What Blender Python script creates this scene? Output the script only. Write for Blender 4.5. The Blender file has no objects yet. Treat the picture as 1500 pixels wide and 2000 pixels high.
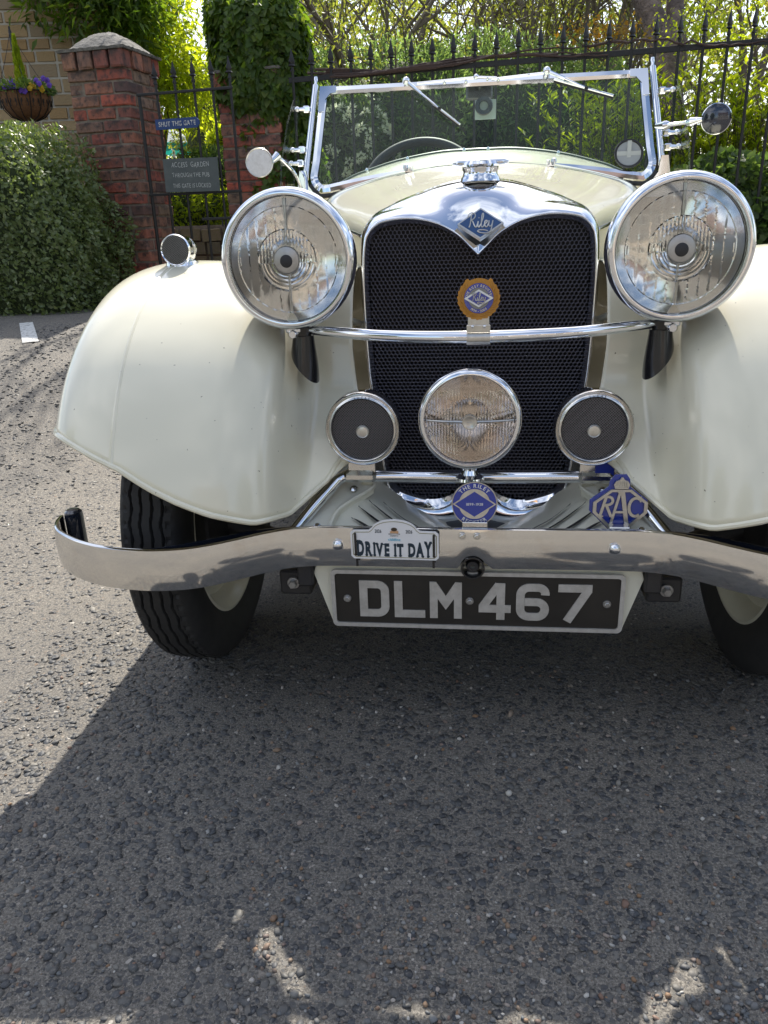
import bpy, math, random
import numpy as np
from math import sin, cos, pi, radians, sqrt, atan2, tan
from mathutils import Vector, Matrix

S = bpy.context.scene
COL = S.collection

# ------------------------------------------------------------------ camera
F_PX, CX, CY = 1502.0, 750.0, 1000.0
yaw, pitch, roll, CAM_H = radians(7.25), radians(20.6), radians(-2.0), 0.93
fw = Vector((-sin(yaw) * cos(pitch), cos(yaw) * cos(pitch), -sin(pitch)))
rt0 = Vector((cos(yaw), sin(yaw), 0)); up0 = rt0.cross(fw)
RT = rt0 * cos(roll) + up0 * sin(roll); UP = -rt0 * sin(roll) + up0 * cos(roll)
cd = bpy.data.cameras.new('camera'); cam = bpy.data.objects.new('camera', cd); COL.objects.link(cam)
cd.sensor_fit = 'VERTICAL'; cd.sensor_height = 24.0; cd.lens = F_PX / 2000 * 24.0
cd.clip_start = 0.05; cd.clip_end = 2000
M4 = Matrix.Identity(4)
for i in range(3):
    M4[i][0], M4[i][1], M4[i][2] = RT[i], UP[i], -fw[i]
M4[2][3] = CAM_H
cam.matrix_world = M4
S.camera = cam
CAMP = Vector((0, 0, CAM_H))

# ------------------------------------------------------------------ sky, sun, exposure
SUN_EL, SUN_AZ = radians(46.9), radians(0.0)
W = bpy.data.worlds.new("World"); S.world = W; W.use_nodes = True
nt = W.node_tree; nt.nodes.clear()
wo = nt.nodes.new('ShaderNodeOutputWorld'); bg = nt.nodes.new('ShaderNodeBackground')
sky = nt.nodes.new('ShaderNodeTexSky'); sky.sky_type = 'NISHITA'; sky.sun_disc = False
sky.sun_elevation = SUN_EL; sky.sun_rotation = SUN_AZ; sky.dust_density = 1.5; sky.altitude = 60
tc = nt.nodes.new('ShaderNodeTexCoord'); mp = nt.nodes.new('ShaderNodeMapping'); mp.inputs['Scale'].default_value = (1.0, 1.0, 2.2)
ns = nt.nodes.new('ShaderNodeTexNoise'); ns.inputs['Scale'].default_value = 2.3; ns.inputs['Detail'].default_value = 7; ns.inputs['Roughness'].default_value = 0.58
cr = nt.nodes.new('ShaderNodeValToRGB'); cr.color_ramp.elements[0].position = 0.44; cr.color_ramp.elements[1].position = 0.66
cr.color_ramp.elements[1].color = (0.85, 0.85, 0.85, 1)
mx = nt.nodes.new('ShaderNodeMix'); mx.data_type = 'RGBA'
mx.inputs['B'].default_value = (9.5, 9.7, 10.2, 1)
nt.links.new(tc.outputs['Generated'], mp.inputs['Vector']); nt.links.new(mp.outputs[0], ns.inputs['Vector'])
nt.links.new(ns.outputs['Fac'], cr.inputs[0]); nt.links.new(cr.outputs[0], mx.inputs['Factor'])
nt.links.new(sky.outputs[0], mx.inputs['A']); nt.links.new(mx.outputs['Result'], bg.inputs[0])
bg.inputs[1].default_value = 0.118
nt.links.new(bg.outputs[0], wo.inputs[0])
sl = bpy.data.lights.new('sun', 'SUN'); sl.energy = 5.0; sl.angle = radians(0.53); sl.color = (1.0, 0.935, 0.83)
so = bpy.data.objects.new('sun', sl); COL.objects.link(so)
sd = Vector((sin(SUN_AZ) * cos(SUN_EL), cos(SUN_AZ) * cos(SUN_EL), sin(SUN_EL)))
so.rotation_euler = sd.to_track_quat('Z', 'Y').to_euler(); so.location = (0, 30, 30)
S.view_settings.view_transform = 'Standard'; S.view_settings.look = 'None'
S.view_settings.gamma = 1.0; S.view_settings.use_curve_mapping = False
S.view_settings.exposure = 0.80
S.cycles.max_bounces = 10; S.cycles.transparent_max_bounces = 16; S.cycles.transmission_bounces = 8
S.cycles.sample_clamp_indirect = 6.0; S.cycles.caustics_reflective = False; S.cycles.caustics_refractive = False
S.cycles.use_denoising = True

# ------------------------------------------------------------------ helpers
def ray(u, v):
    return RT * ((u - CX) / F_PX) - UP * ((v - CY) / F_PX) + fw
def at(u, v, Y):
    d = ray(u, v); return CAMP + d * (Y / d.y)
def atd(u, v, z):
    return CAMP + ray(u, v) * z

def cat1(P, n, closed=False):
    """catmull-rom through points P (list of tuples), n points out"""
    P = np.array(P, float); m = len(P)
    out = []
    T = np.linspace(0, m if closed else m - 1, n, endpoint=not closed)
    for t in T:
        i = int(math.floor(t)); f = t - i
        if closed: a, b, c, d = P[(i - 1) % m], P[i % m], P[(i + 1) % m], P[(i + 2) % m]
        else:
            i = min(i, m - 2); f = t - i
            b, c = P[i], P[i + 1]; a = P[i - 1] if i > 0 else 2 * b - c; d = P[i + 2] if i + 2 < m else 2 * c - b
        out.append(0.5 * (2 * b + (c - a) * f + (2 * a - 5 * b + 4 * c - d) * f * f + (3 * b - a - 3 * c + d) * f ** 3))
    return np.array(out)

def interp(x, tab):
    xs = [t[0] for t in tab]; ys = [t[1] for t in tab]
    return float(np.interp(x, xs, ys))

class MB:
    def __init__(s): s.v = []; s.f = []; s.m = []; s.cur = 0
    def add(s, vs, fs):
        o = len(s.v); s.v += [tuple(map(float, p)) for p in vs]; s.f += [tuple(o + i for i in q) for q in fs]; s.m += [s.cur] * len(fs); return s
    def box(s, c, h, R=None):
        R = R or Matrix.Identity(3); c = Vector(c)
        vs = [c + R @ Vector((h[0] * i, h[1] * j, h[2] * k)) for i in (-.5, .5) for j in (-.5, .5) for k in (-.5, .5)]
        return s.add(vs, [(0, 1, 3, 2), (4, 6, 7, 5), (0, 4, 5, 1), (2, 3, 7, 6), (0, 2, 6, 4), (1, 5, 7, 3)])
    def rbox(s, c, h, b, R=None):
        """box with bevelled edges (chamfer b) """
        R = R or Matrix.Identity(3); c = Vector(c); hx, hy, hz = [q / 2 for q in h]
        vs = []; idx = {}
        for i in (-1, 1):
            for j in (-1, 1):
                for k in (-1, 1):
                    for a in range(3):
                        p = [i * (hx - b), j * (hy - b), k * (hz - b)]; p[a] = (i, j, k)[a] * (hx, hy, hz)[a]
                        idx[(i, j, k, a)] = len(vs); vs.append(c + R @ Vector(p))
        fs = []
        for a in range(3):
            u, w = (a + 1) % 3, (a + 2) % 3
            for sg in (-1, 1):
                q = []
                for (p1, p2) in ((-1, -1), (1, -1), (1, 1), (-1, 1)):
                    k = [0, 0, 0]; k[a] = sg; k[u] = p1; k[w] = p2; q.append(idx[(k[0], k[1], k[2], a)])
                fs.append(tuple(q if sg > 0 else q[::-1]))
            for p1 in (-1, 1):
                for p2 in (-1, 1):
                    k1 = [0, 0, 0]; k1[u] = p1; k1[w] = p2; k1[a] = -1; k2 = list(k1); k2[a] = 1
                    q = [idx[(*k1, u)], idx[(*k2, u)], idx[(*k2, w)], idx[(*k1, w)]]
                    fs.append(tuple(q if p1 * p2 > 0 else q[::-1]))
        for i in (-1, 1):
            for j in (-1, 1):
                for k in (-1, 1):
                    q = [idx[(i, j, k, a)] for a in range(3)]; fs.append(tuple(q if i * j * k > 0 else q[::-1]))
        return s.add(vs, fs)
    def grid(s, G, cu=False, cv=False, flip=False):
        nu, nv = len(G), len(G[0]); vs = [p for r in G for p in r]; fs = []
        for i in range(nu if cu else nu - 1):
            for j in range(nv if cv else nv - 1):
                q = (i * nv + j, ((i + 1) % nu) * nv + j, ((i + 1) % nu) * nv + (j + 1) % nv, i * nv + (j + 1) % nv)
                fs.append(q[::-1] if flip else q)
        return s.add(vs, fs)
    def lathe(s, prof, o, axis=(0, -1, 0), seg=48, sc=(1, 1)):
        """prof: (r, h) along axis from o"""
        o = Vector(o); a = Vector(axis).normalized(); x = a.orthogonal().normalized()
        if abs(a.y) > .9: x = Vector((1, 0, 0)); x = (x - a * x.dot(a)).normalized()
        y = a.cross(x)
        rings = []; vs = []; fs = []
        for r, h in prof:
            if r < 1e-6: rings.append([len(vs)]); vs.append(o + a * h)
            else:
                rings.append(list(range(len(vs), len(vs) + seg)))
                for k in range(seg):
                    t = 2 * pi * k / seg; vs.append(o + a * h + x * (r * cos(t) * sc[0]) + y * (r * sin(t) * sc[1]))
        for A, B in zip(rings, rings[1:]):
            for k in range(seg):
                k2 = (k + 1) % seg
                if len(A) == 1 and len(B) == 1: continue
                if len(A) == 1: fs.append((A[0], B[k], B[k2]))
                elif len(B) == 1: fs.append((A[k], B[0], A[k2]))
                else: fs.append((A[k], B[k], B[k2], A[k2]))
        return s.add(vs, fs)
    def tube(s, P, r, seg=10, cap=True, closed=False):
        P = [Vector(p) for p in P]; n = len(P); rs = r if hasattr(r, '__len__') else [r] * n
        vs = []; fs = []; prev = None
        for i, p in enumerate(P):
            if closed: t = (P[(i + 1) % n] - P[i - 1])
            else: t = (P[min(i + 1, n - 1)] - P[max(i - 1, 0)])
            if t.length < 1e-9: t = Vector((0, 0, 1))
            t.normalize()
            x = (prev - t * prev.dot(t)) if prev is not None else t.orthogonal()
            if x.length < 1e-6: x = t.orthogonal()
            x.normalize(); prev = x; y = t.cross(x)
            for k in range(seg):
                a = 2 * pi * k / seg; vs.append(p + (x * cos(a) + y * sin(a)) * rs[i])
        for i in range(n if closed else n - 1):
            for k in range(seg):
                k2 = (k + 1) % seg; j = (i + 1) % n
                fs.append((i * seg + k, i * seg + k2, j * seg + k2, j * seg + k))
        if cap and not closed: fs.append(tuple(range(seg))[::-1]); fs.append(tuple((n - 1) * seg + k for k in range(seg)))
        return s.add(vs, fs)
    def prism(s, poly, o, ux, uy, depth):
        """polygon in the plane (o,ux,uy), extruded back along -(ux x uy)"""
        o, ux, uy = Vector(o), Vector(ux), Vector(uy); n = ux.cross(uy).normalized(); m = len(poly)
        vs = [o + ux * p[0] + uy * p[1] for p in poly] + [o + ux * p[0] + uy * p[1] - n * depth for p in poly]
        area = sum(poly[i][0] * poly[(i + 1) % m][1] - poly[(i + 1) % m][0] * poly[i][1] for i in range(m))
        fs = [tuple(range(m)), tuple(range(m, 2 * m))[::-1]] + [(i, m + i, m + (i + 1) % m, (i + 1) % m) for i in range(m)]
        if area < 0: fs = [q[::-1] for q in fs]
        return s.add(vs, fs)
    def ring(s, outer, inner, o, ux, uy, depth):
        """flat frame between two closed outlines of equal count"""
        o, ux, uy = Vector(o), Vector(ux), Vector(uy); n = ux.cross(uy).normalized()
        P = lambda q, d: o + ux * q[0] + uy * q[1] - n * d
        G = [[P(q, 0) for q in inner], [P(q, 0) for q in outer], [P(q, depth) for q in outer], [P(q, depth) for q in inner]]
        return s.grid(G, cu=True, cv=True)
    def ribbon(s, P, w, o, ux, uy, depth, closed=False):
        """mitred flat stroke"""
        P = [Vector((p[0], p[1])) for p in P]; n = len(P); L = []; R = []
        for i in range(n):
            a = P[i - 1] if (i > 0 or closed) else None; c = P[(i + 1) % n] if (i < n - 1 or closed) else None
            d1 = (P[i] - a).normalized() if a is not None else None; d2 = (c - P[i]).normalized() if c is not None else None
            d1 = d1 or d2; d2 = d2 or d1
            n1 = Vector((-d1.y, d1.x)); n2 = Vector((-d2.y, d2.x)); m = n1 + n2
            m = m / max(.35, m.dot(n1)) if m.length > 1e-4 else n1
            L.append(P[i] + m * (w / 2)); R.append(P[i] - m * (w / 2))
        o, ux, uy = Vector(o), Vector(ux), Vector(uy); nn = ux.cross(uy).normalized()
        Q = lambda q, d: o + ux * q.x + uy * q.y - nn * d
        G = [[Q(q, 0) for q in R], [Q(q, depth) for q in R], [Q(q, depth) for q in L], [Q(q, 0) for q in L]]
        s.grid(G, cu=True, cv=closed)
        if not closed:
            b = len(s.v) - 4 * n
            for k, fl in ((0, 1), (n - 1, 0)):
                q = (b + k, b + n + k, b + 2 * n + k, b + 3 * n + k)
                s.f.append(q[::-1] if fl else q); s.m.append(s.cur)
        return s

WLOC = {}
def finish(me, mats, smooth, ang):
    for m in (mats if isinstance(mats, (list, tuple)) else [mats]): me.materials.append(m)
    if smooth:
        me.shade_smooth()
        if ang: me.set_sharp_from_angle(angle=radians(ang))

def link(name, data, parent=None, loc=None, rot=None):
    o = bpy.data.objects.new(name, data); COL.objects.link(o)
    if parent is not None: o.parent = parent
    if loc is not None: o.location = loc
    if rot is not None: o.rotation_euler = rot
    return o

def root_of(p):
    while p.parent is not None: p = p.parent
    return p

def obj(name, mb, mats, parent=None, smooth=True, ang=35, recalc=False):
    """mesh given in world coordinates; root empties carry location only"""
    off = Vector(WLOC.get(root_of(parent).name, (0, 0, 0))) if parent is not None else Vector((0, 0, 0))
    me = bpy.data.meshes.new(name)
    me.from_pydata([(p[0] - off.x, p[1] - off.y, p[2] - off.z) for p in mb.v], [], mb.f)
    me.polygons.foreach_set('material_index', mb.m)
    if recalc:
        import bmesh
        b = bmesh.new(); b.from_mesh(me); bmesh.ops.recalc_face_normals(b, faces=b.faces); b.to_mesh(me); b.free()
    me.validate(); finish(me, mats, smooth, ang)
    return link(name, me, parent)

def thing(name, label, cat, loc=(0, 0, 0), group=None):
    o = bpy.data.objects.new(name, None); COL.objects.link(o); o.location = loc; o.empty_display_size = .1
    o['label'] = label; o['category'] = cat
    if group: o['group'] = group
    WLOC[o.name] = tuple(loc); return o
def tag(o, label, cat=None, group=None, kind=None):
    if label: o['label'] = label
    if cat: o['category'] = cat
    if group: o['group'] = group
    if kind: o['kind'] = kind
    return o

def fast(name, V, Fc, mats, parent=None, smooth=False, mi=None):
    """big mesh from numpy arrays, V (n,3), Fc (m,k)"""
    V = np.asarray(V, np.float32); Fc = np.asarray(Fc, np.int32)
    if parent is not None: V = V - np.array(WLOC.get(root_of(parent).name, (0, 0, 0)), np.float32)
    me = bpy.data.meshes.new(name); k = Fc.shape[1]; m = len(Fc)
    me.vertices.add(len(V)); me.vertices.foreach_set('co', V.ravel())
    me.loops.add(m * k); me.loops.foreach_set('vertex_index', Fc.ravel())
    me.polygons.add(m); me.polygons.foreach_set('loop_start', np.arange(0, m * k, k, dtype=np.int32))
    me.polygons.foreach_set('loop_total', np.full(m, k, np.int32))
    if mi is not None: me.polygons.foreach_set('material_index', np.asarray(mi, np.int32))
    me.update(calc_edges=True); finish(me, mats, smooth, 0)
    return link(name, me, parent)

# ------------------------------------------------------------------ materials
def mat(name, col, rough=.5, metal=0., coat=0., ior=None, spec=None, bump=None, vary=None, island=None, objrand=None, trans=None):
    """bump=(scale,strength,detail) vary=[(pos,col)..] with scale; island/objrand = list of colours picked per mesh island / per object"""
    m = bpy.data.materials.new(name); m.use_nodes = True; t = m.node_tree; N = t.nodes; L = t.links
    b = N['Principled BSDF']; out = N['Material Output']
    b.inputs['Base Color'].default_value = (*col, 1); b.inputs['Roughness'].default_value = rough; b.inputs['Metallic'].default_value = metal
    if coat: b.inputs['Coat Weight'].default_value = coat; b.inputs['Coat Roughness'].default_value = .04
    if spec is not None: b.inputs['Specular IOR Level'].default_value = spec
    if ior: b.inputs['IOR'].default_value = ior
    co = N.new('ShaderNodeTexCoord').outputs['Object']
    colout = None
    if island or objrand:
        cols = island or objrand
        r = N.new('ShaderNodeValToRGB'); r.color_ramp.interpolation = 'LINEAR'
        e = r.color_ramp.elements; e[0].position = 0; e[0].color = (*cols[0], 1); e[1].position = 1; e[1].color = (*cols[-1], 1)
        for i, c in enumerate(cols[1:-1]): q = e.new((i + 1) / (len(cols) - 1)); q.color = (*c, 1)
        if island: L.new(N.new('ShaderNodeNewGeometry').outputs['Random Per Island'], r.inputs[0])
        else: L.new(N.new('ShaderNodeObjectInfo').outputs['Random'], r.inputs[0])
        colout = r.outputs[0]
    if vary:
        sc, amt, c2 = vary[:3]
        n = N.new('ShaderNodeTexNoise'); n.inputs['Scale'].default_value = sc; n.inputs['Detail'].default_value = 8; n.inputs['Roughness'].default_value = .65
        L.new(co, n.inputs['Vector'])
        r2 = N.new('ShaderNodeValToRGB'); lo, hi = (vary[3] if len(vary) > 3 else (.4, .65))
        r2.color_ramp.elements[0].position = lo; r2.color_ramp.elements[1].position = hi
        r2.color_ramp.elements[0].color = (0, 0, 0, 1); r2.color_ramp.elements[1].color = (amt, amt, amt, 1)
        L.new(n.outputs['Fac'], r2.inputs[0])
        x = N.new('ShaderNodeMix'); x.data_type = 'RGBA'; x.inputs['A'].default_value = (*col, 1); x.inputs['B'].default_value = (*c2, 1)
        if colout: L.new(colout, x.inputs['A'])
        L.new(r2.outputs[0], x.inputs['Factor']); colout = x.outputs['Result']
    if colout: L.new(colout, b.inputs['Base Color'])
    if bump:
        bl = bump if isinstance(bump, list) else [bump]; prev = None
        for (sc, st, dist) in bl:
            n = N.new('ShaderNodeTexNoise'); n.inputs['Scale'].default_value = sc; n.inputs['Detail'].default_value = 6
            L.new(co, n.inputs['Vector'])
            bp = N.new('ShaderNodeBump'); bp.inputs['Strength'].default_value = st; bp.inputs['Distance'].default_value = dist
            L.new(n.outputs['Fac'], bp.inputs['Height'])
            if prev: L.new(prev, bp.inputs['Normal'])
            prev = bp.outputs[0]
        L.new(prev, b.inputs['Normal'])
    if trans:
        tr = N.new('ShaderNodeBsdfTranslucent'); ms = N.new('ShaderNodeMixShader'); ms.inputs[0].default_value = trans[0]
        tint = N.new('ShaderNodeMix'); tint.data_type = 'RGBA'; tint.blend_type = 'MULTIPLY'; tint.inputs['Factor'].default_value = 1
        tint.inputs['B'].default_value = (*trans[1], 1)
        if colout: L.new(colout, tint.inputs['A'])
        else: tint.inputs['A'].default_value = (*col, 1)
        L.new(tint.outputs['Result'], tr.inputs['Color'])
        L.new(b.outputs[0], ms.inputs[1]); L.new(tr.outputs[0], ms.inputs[2]); L.new(ms.outputs[0], out.inputs[0])
    return m

def thin_glass(name, tint, refl=.06, rough=.0, dust=0):
    m = bpy.data.materials.new(name); m.use_nodes = True; t = m.node_tree; N = t.nodes; L = t.links
    N.remove(N['Principled BSDF']); out = N['Material Output']
    a = N.new('ShaderNodeBsdfTransparent'); a.inputs[0].default_value = (*tint, 1)
    g = N.new('ShaderNodeBsdfGlossy'); g.inputs['Roughness'].default_value = rough
    f = N.new('ShaderNodeFresnel'); gm = N.new('ShaderNodeNewGeometry'); mi = N.new('ShaderNodeMapRange'); mi.inputs['To Min'].default_value = 1.5; mi.inputs['To Max'].default_value = 1 / 1.5
    L.new(gm.outputs['Backfacing'], mi.inputs['Value']); L.new(mi.outputs[0], f.inputs[0])
    ml = N.new('ShaderNodeMath'); ml.operation = 'MAXIMUM'; ml.inputs[1].default_value = refl
    hf = N.new('ShaderNodeMath'); hf.operation = 'MULTIPLY'; hf.inputs[1].default_value = .45; L.new(f.outputs[0], hf.inputs[0]); L.new(hf.outputs[0], ml.inputs[0])
    ms = N.new('ShaderNodeMixShader'); L.new(ml.outputs[0], ms.inputs[0]); L.new(a.outputs[0], ms.inputs[1]); L.new(g.outputs[0], ms.inputs[2])
    if dust:
        d = N.new('ShaderNodeBsdfTranslucent'); d.inputs[0].default_value = (.75, .8, .8, 1); m2 = N.new('ShaderNodeMixShader'); m2.inputs[0].default_value = dust
        L.new(ms.outputs[0], m2.inputs[1]); L.new(d.outputs[0], m2.inputs[2]); L.new(m2.outputs[0], out.inputs[0]); return m
    L.new(ms.outputs[0], out.inputs[0]); return m

def lens_glass(name, ior=1.45, tint=(1, 1, 1)):
    m = bpy.data.materials.new(name); m.use_nodes = True; t = m.node_tree; N = t.nodes; L = t.links
    N.remove(N['Principled BSDF'])
    g = N.new('ShaderNodeBsdfGlass'); g.inputs['IOR'].default_value = ior; g.inputs['Roughness'].default_value = 0.0; g.inputs[0].default_value = (*tint, 1)
    L.new(g.outputs[0], N['Material Output'].inputs[0]); return m

M = {}
M['cream'] = mat('cream_paint', (.77, .735, .585), .24, coat=.6, vary=(2.2, .25, (.64, .625, .50), (.35, .7)), bump=(3.0, .05, .004))
def specks(m, sc, lo, col):
    t = m.node_tree; N = t.nodes; L = t.links; b = N['Principled BSDF']; src = b.inputs['Base Color'].links[0].from_socket
    v = N.new('ShaderNodeTexNoise'); v.inputs['Scale'].default_value = sc; v.inputs['Detail'].default_value = 1; L.new(N.new('ShaderNodeTexCoord').outputs['Object'], v.inputs['Vector'])
    r = N.new('ShaderNodeValToRGB'); r.color_ramp.elements[0].position = lo; r.color_ramp.elements[1].position = lo + .02; L.new(v.outputs['Fac'], r.inputs[0])
    x = N.new('ShaderNodeMix'); x.data_type = 'RGBA'; L.new(r.outputs[0], x.inputs['Factor']); L.new(src, x.inputs['A']); x.inputs['B'].default_value = (*col, 1); L.new(x.outputs['Result'], b.inputs['Base Color'])
specks(M['cream'], 150, .785, (.22, .19, .13))
M['cream_in'] = mat('cream_paint_chassis', (.74, .72, .60), .40, coat=.3, vary=(14, .3, (.50, .46, .34), (.55, .8)))
M['chrome'] = mat('chrome', (.80, .82, .86), .045, 1.0, bump=(4.0, .04, .003))
M['chrome_dull'] = mat('chrome_worn', (.66, .65, .63), .16, 1.0, vary=(45, .5, (.5, .48, .44), (.5, .7)), bump=(160, .12, .0006))
M['steel'] = mat('zinc_steel', (.45, .45, .45), .38, .9, vary=(60, .5, (.3, .29, .27)))
M['black'] = mat('black_gloss', (.012, .012, .014), .25, coat=.3)
M['blackm'] = mat('black_matt', (.018, .018, .02), .6)
M['dark'] = mat('dark_steel', (.03, .03, .034), .5, .3, vary=(20, .5, (.06, .055, .05)))
M['rubber'] = mat('tyre_rubber', (.016, .016, .017), .72, vary=(30, .4, (.04, .038, .036)), bump=(240, .2, .0006))
M['blue'] = mat('blue_enamel', (.012, .035, .30), .22, coat=.8)
M['blue_dk'] = mat('dark_blue_enamel', (.008, .06, .20), .2, coat=.8)
M['blue_tape'] = mat('blue_tape', (.01, .03, .28), .4)
M['silver'] = mat('silver_metal', (.62, .61, .58), .3, .9, vary=(90, .5, (.42, .40, .36)), bump=(200, .1, .0004))
M['gold'] = mat('orange_enamel', (.48, .22, .025), .35, .15, vary=(300, .4, (.35, .17, .03)))
M['grey_en'] = mat('grey_enamel', (.22, .215, .20), .4)
M['white'] = mat('white_print', (.78, .78, .76), .4)
M['mesh'] = mat('woven_wire', (.19, .19, .21), .35, .8)
M['reflector'] = mat('lamp_reflector', (.84, .84, .84), .09, 1.0, bump=(14, .10, .004))
M['reflector_fog'] = mat('fog_reflector', (.78, .76, .75), .12, 1.0, bump=(22, .08, .003))
M['lens'] = lens_glass('lamp_lens', 1.40, (.98, .98, .97))
M['lens_fog'] = lens_glass('fog_lens', 1.46, (.94, .91, .88))
M['glass'] = thin_glass('windscreen_glass', (.90, .965, .945), .015, dust=.005)
M['wing_glass'] = thin_glass('side_glass', (.95, .97, .96), .03)
M['mirror_back'] = mat('mirror_back', (.02, .025, .04), .08, .2, coat=1.0)
M['plate_black'] = mat('plate_black', (.016, .014, .012), .45, vary=(9, .5, (.035, .03, .025)))
M['plate_silver'] = mat('plate_silver', (.56, .54, .51), .45, .35, vary=(55, .6, (.38, .36, .33)), bump=(150, .15, .0005))
M['leather'] = mat('green_leather', (.05, .07, .05), .5)
M['comb'] = mat('honeycomb_black', (.085, .085, .11), .32, .6)
# ================================================================== THE CAR
CARL = (0, 1.60, 0)
car = thing('vintage_car', 'cream 1930s open sports tourer with big chrome headlamps and honeycomb grille, parked facing the camera', 'car', CARL)
X, Yv, Z = Vector((1, 0, 0)), Vector((0, 1, 0)), Vector((0, 0, 1))
AX = Vector((1, 0, 0)); AZ = Vector((0, 0, 1))          # upright plane facing the camera: normal -Y
def sub(name, mb, m, p, **k): return obj(name, mb, m, p, **k)
def mirr(P): return [(-p[0], p[1]) for p in P]
def disc(mb, c, r, axis=(0, -1, 0), seg=24, h=.002): return mb.lathe([(0, h), (r * .9, h), (r, 0), (r, -h)], c, axis, seg)
def dome(mb, c, r, h, axis=(0, -1, 0), seg=20):
    return mb.lathe([(0, h), (r * .45, h * .9), (r * .8, h * .6), (r * .97, h * .25), (r, 0), (r, -.002)], c, axis, seg)
def hexbolt(mb, c, r, h, axis=(0, -1, 0)):
    mb.lathe([(0, h * .4), (r * 1.35, h * .4), (r * 1.45, h * .2), (r * 1.45, -.001)], c, axis, 20)
    return mb.lathe([(0, h * 1.5), (r * .8, h * 1.5), (r, h * 1.3), (r, h * .4)], c, axis, 6)

# ---- radiator shell
Ys = 1.55
O = [(0, .862), (.013, .875), (.036, .896), (.066, .913), (.096, .9225), (.128, .927), (.16, .926), (.187, .920), (.203, .907), (.2105, .887), (.2145, .83), (.213, .75), (.209, .662), (.204, .611), (.190, .50), (.179, .425), (.165, .400), (.141, .386), (.095, .375), (.05, .386), (0, .425)]
R2 = [(0, .874), (.015, .887), (.038, .908), (.068, .925), (.098, .935), (.13, .940), (.163, .939), (.193, .932), (.211, .915), (.2195, .89), (.2235, .83), (.2225, .75), (.218, .662), (.213, .611), (.198, .50), (.187, .415), (.173, .378), (.147, .350), (.10, .328), (.05, .313), (0, .309)]
R25 = [(0, .930), (.02, .934), (.045, .940), (.075, .947), (.103, .951), (.136, .953), (.168, .949), (.199, .940), (.219, .919), (.226, .89), (.2285, .83), (.2275, .75), (.223, .662), (.218, .611), (.203, .50), (.191, .415), (.177, .374), (.150, .345), (.10, .322), (.05, .307), (0, .303)]
R3 = [(0, .972), (.028, .972), (.055, .971), (.082, .968), (.108, .964), (.14, .960), (.173, .953), (.204, .943), (.225, .92), (.2315, .89), (.234, .83), (.233, .75), (.229, .662), (.223, .611), (.207, .50), (.194, .415), (.18, .374), (.152, .345), (.10, .322), (.05, .307), (0, .303)]
R35 = [(0, .996), (.03, .995), (.06, .991), (.09, .985), (.116, .977), (.146, .970), (.177, .960), (.208, .946), (.229, .92), (.2345, .89), (.2365, .83), (.2355, .75), (.231, .662), (.225, .611), (.209, .50), (.196, .415), (.18, .374), (.152, .345), (.10, .322), (.05, .307), (0, .303)]
R4 = [(0, 1.008), (.03, 1.007), (.062, 1.002), (.092, .994), (.12, .985), (.15, .975), (.18, .963), (.21, .947), (.232, .92), (.237, .89), (.239, .83), (.238, .75), (.233, .662), (.227, .611), (.211, .50), (.198, .415), (.18, .374), (.152, .345), (.10, .322), (.05, .307), (0, .303)]
def rake(z): return (z - .6) * .05
def halfcurve(P, Y, n=90):
    c = cat1(P, n); return [(p[0], Y + rake(p[1]), p[1]) for p in c]
def full(c): return c + [(-p[0], p[1], p[2]) for p in c[-2:0:-1]]
sec = [full(halfcurve(O, 1.600)), full(halfcurve(O, 1.556)), full(halfcurve([((a[0] + b[0]) / 2, (a[1] + b[1]) / 2) for a, b in zip(O, R2)], 1.540)), full(halfcurve(R2, 1.5395)),
       full(halfcurve(R25, 1.560)), full(halfcurve(R3, 1.590)), full(halfcurve(R35, 1.622)), full(halfcurve(R4, 1.66))]
sec = np.array(sec)                                        # (8, n, 3)
G = [sec[0], sec[1]] + [cat1(np.array([s.ravel() for s in sec[1:]]), 26)[k].reshape(-1, 3) for k in range(1, 26)]
shell = sub('radiator_shell', MB().grid([list(map(tuple, g)) for g in G], cv=True), M['chrome'], car, ang=50, recalc=True)

# honeycomb: hexagonal cells with walls that have depth
def inside(P, x, z):
    c = False; j = len(P) - 1
    for i in range(len(P)):
        if (P[i][1] > z) != (P[j][1] > z) and x < (P[j][0] - P[i][0]) * (z - P[i][1]) / (P[j][1] - P[i][1]) + P[i][0]: c = not c
        j = i
    return c
oc = [(p[0], p[2]) for p in full(halfcurve(O, 0))]
pit = .0083; V = []; Fq = []
nx = int(.5 / pit); hx = pit / sqrt(3)
for iz in range(90):
    z = .30 + iz * hx * 1.5
    for ix in range(-nx // 2, nx // 2 + 1):
        x = ix * pit + (pit / 2 if iz % 2 else 0)
        if not inside(oc, x, z): continue
        b = len(V); y0 = 1.572 + rake(z)
        for (r, y) in ((hx * 1.0, y0), (hx * .86, y0 - .0004), (hx * .86, y0 + .018)):
            for k in range(6):
                a = pi / 6 + k * pi / 3; V.append((x + r * cos(a), y, z + r * sin(a)))
        for k in range(6):
            k2 = (k + 1) % 6
            Fq.append((b + k, b + k2, b + 6 + k2, b + 6 + k)); Fq.append((b + 6 + k, b + 6 + k2, b + 12 + k2, b + 12 + k))
comb = fast('honeycomb_grille', V, Fq, M['comb'], car); comb['kind'] = 'stuff'
bk = MB(); bk.prism([(p[0] * .999, p[1]) for p in oc], (0, 1.597, 0), AX, AZ, .02)
sub('radiator_core', bk, M['blackm'], car, smooth=False)

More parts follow.
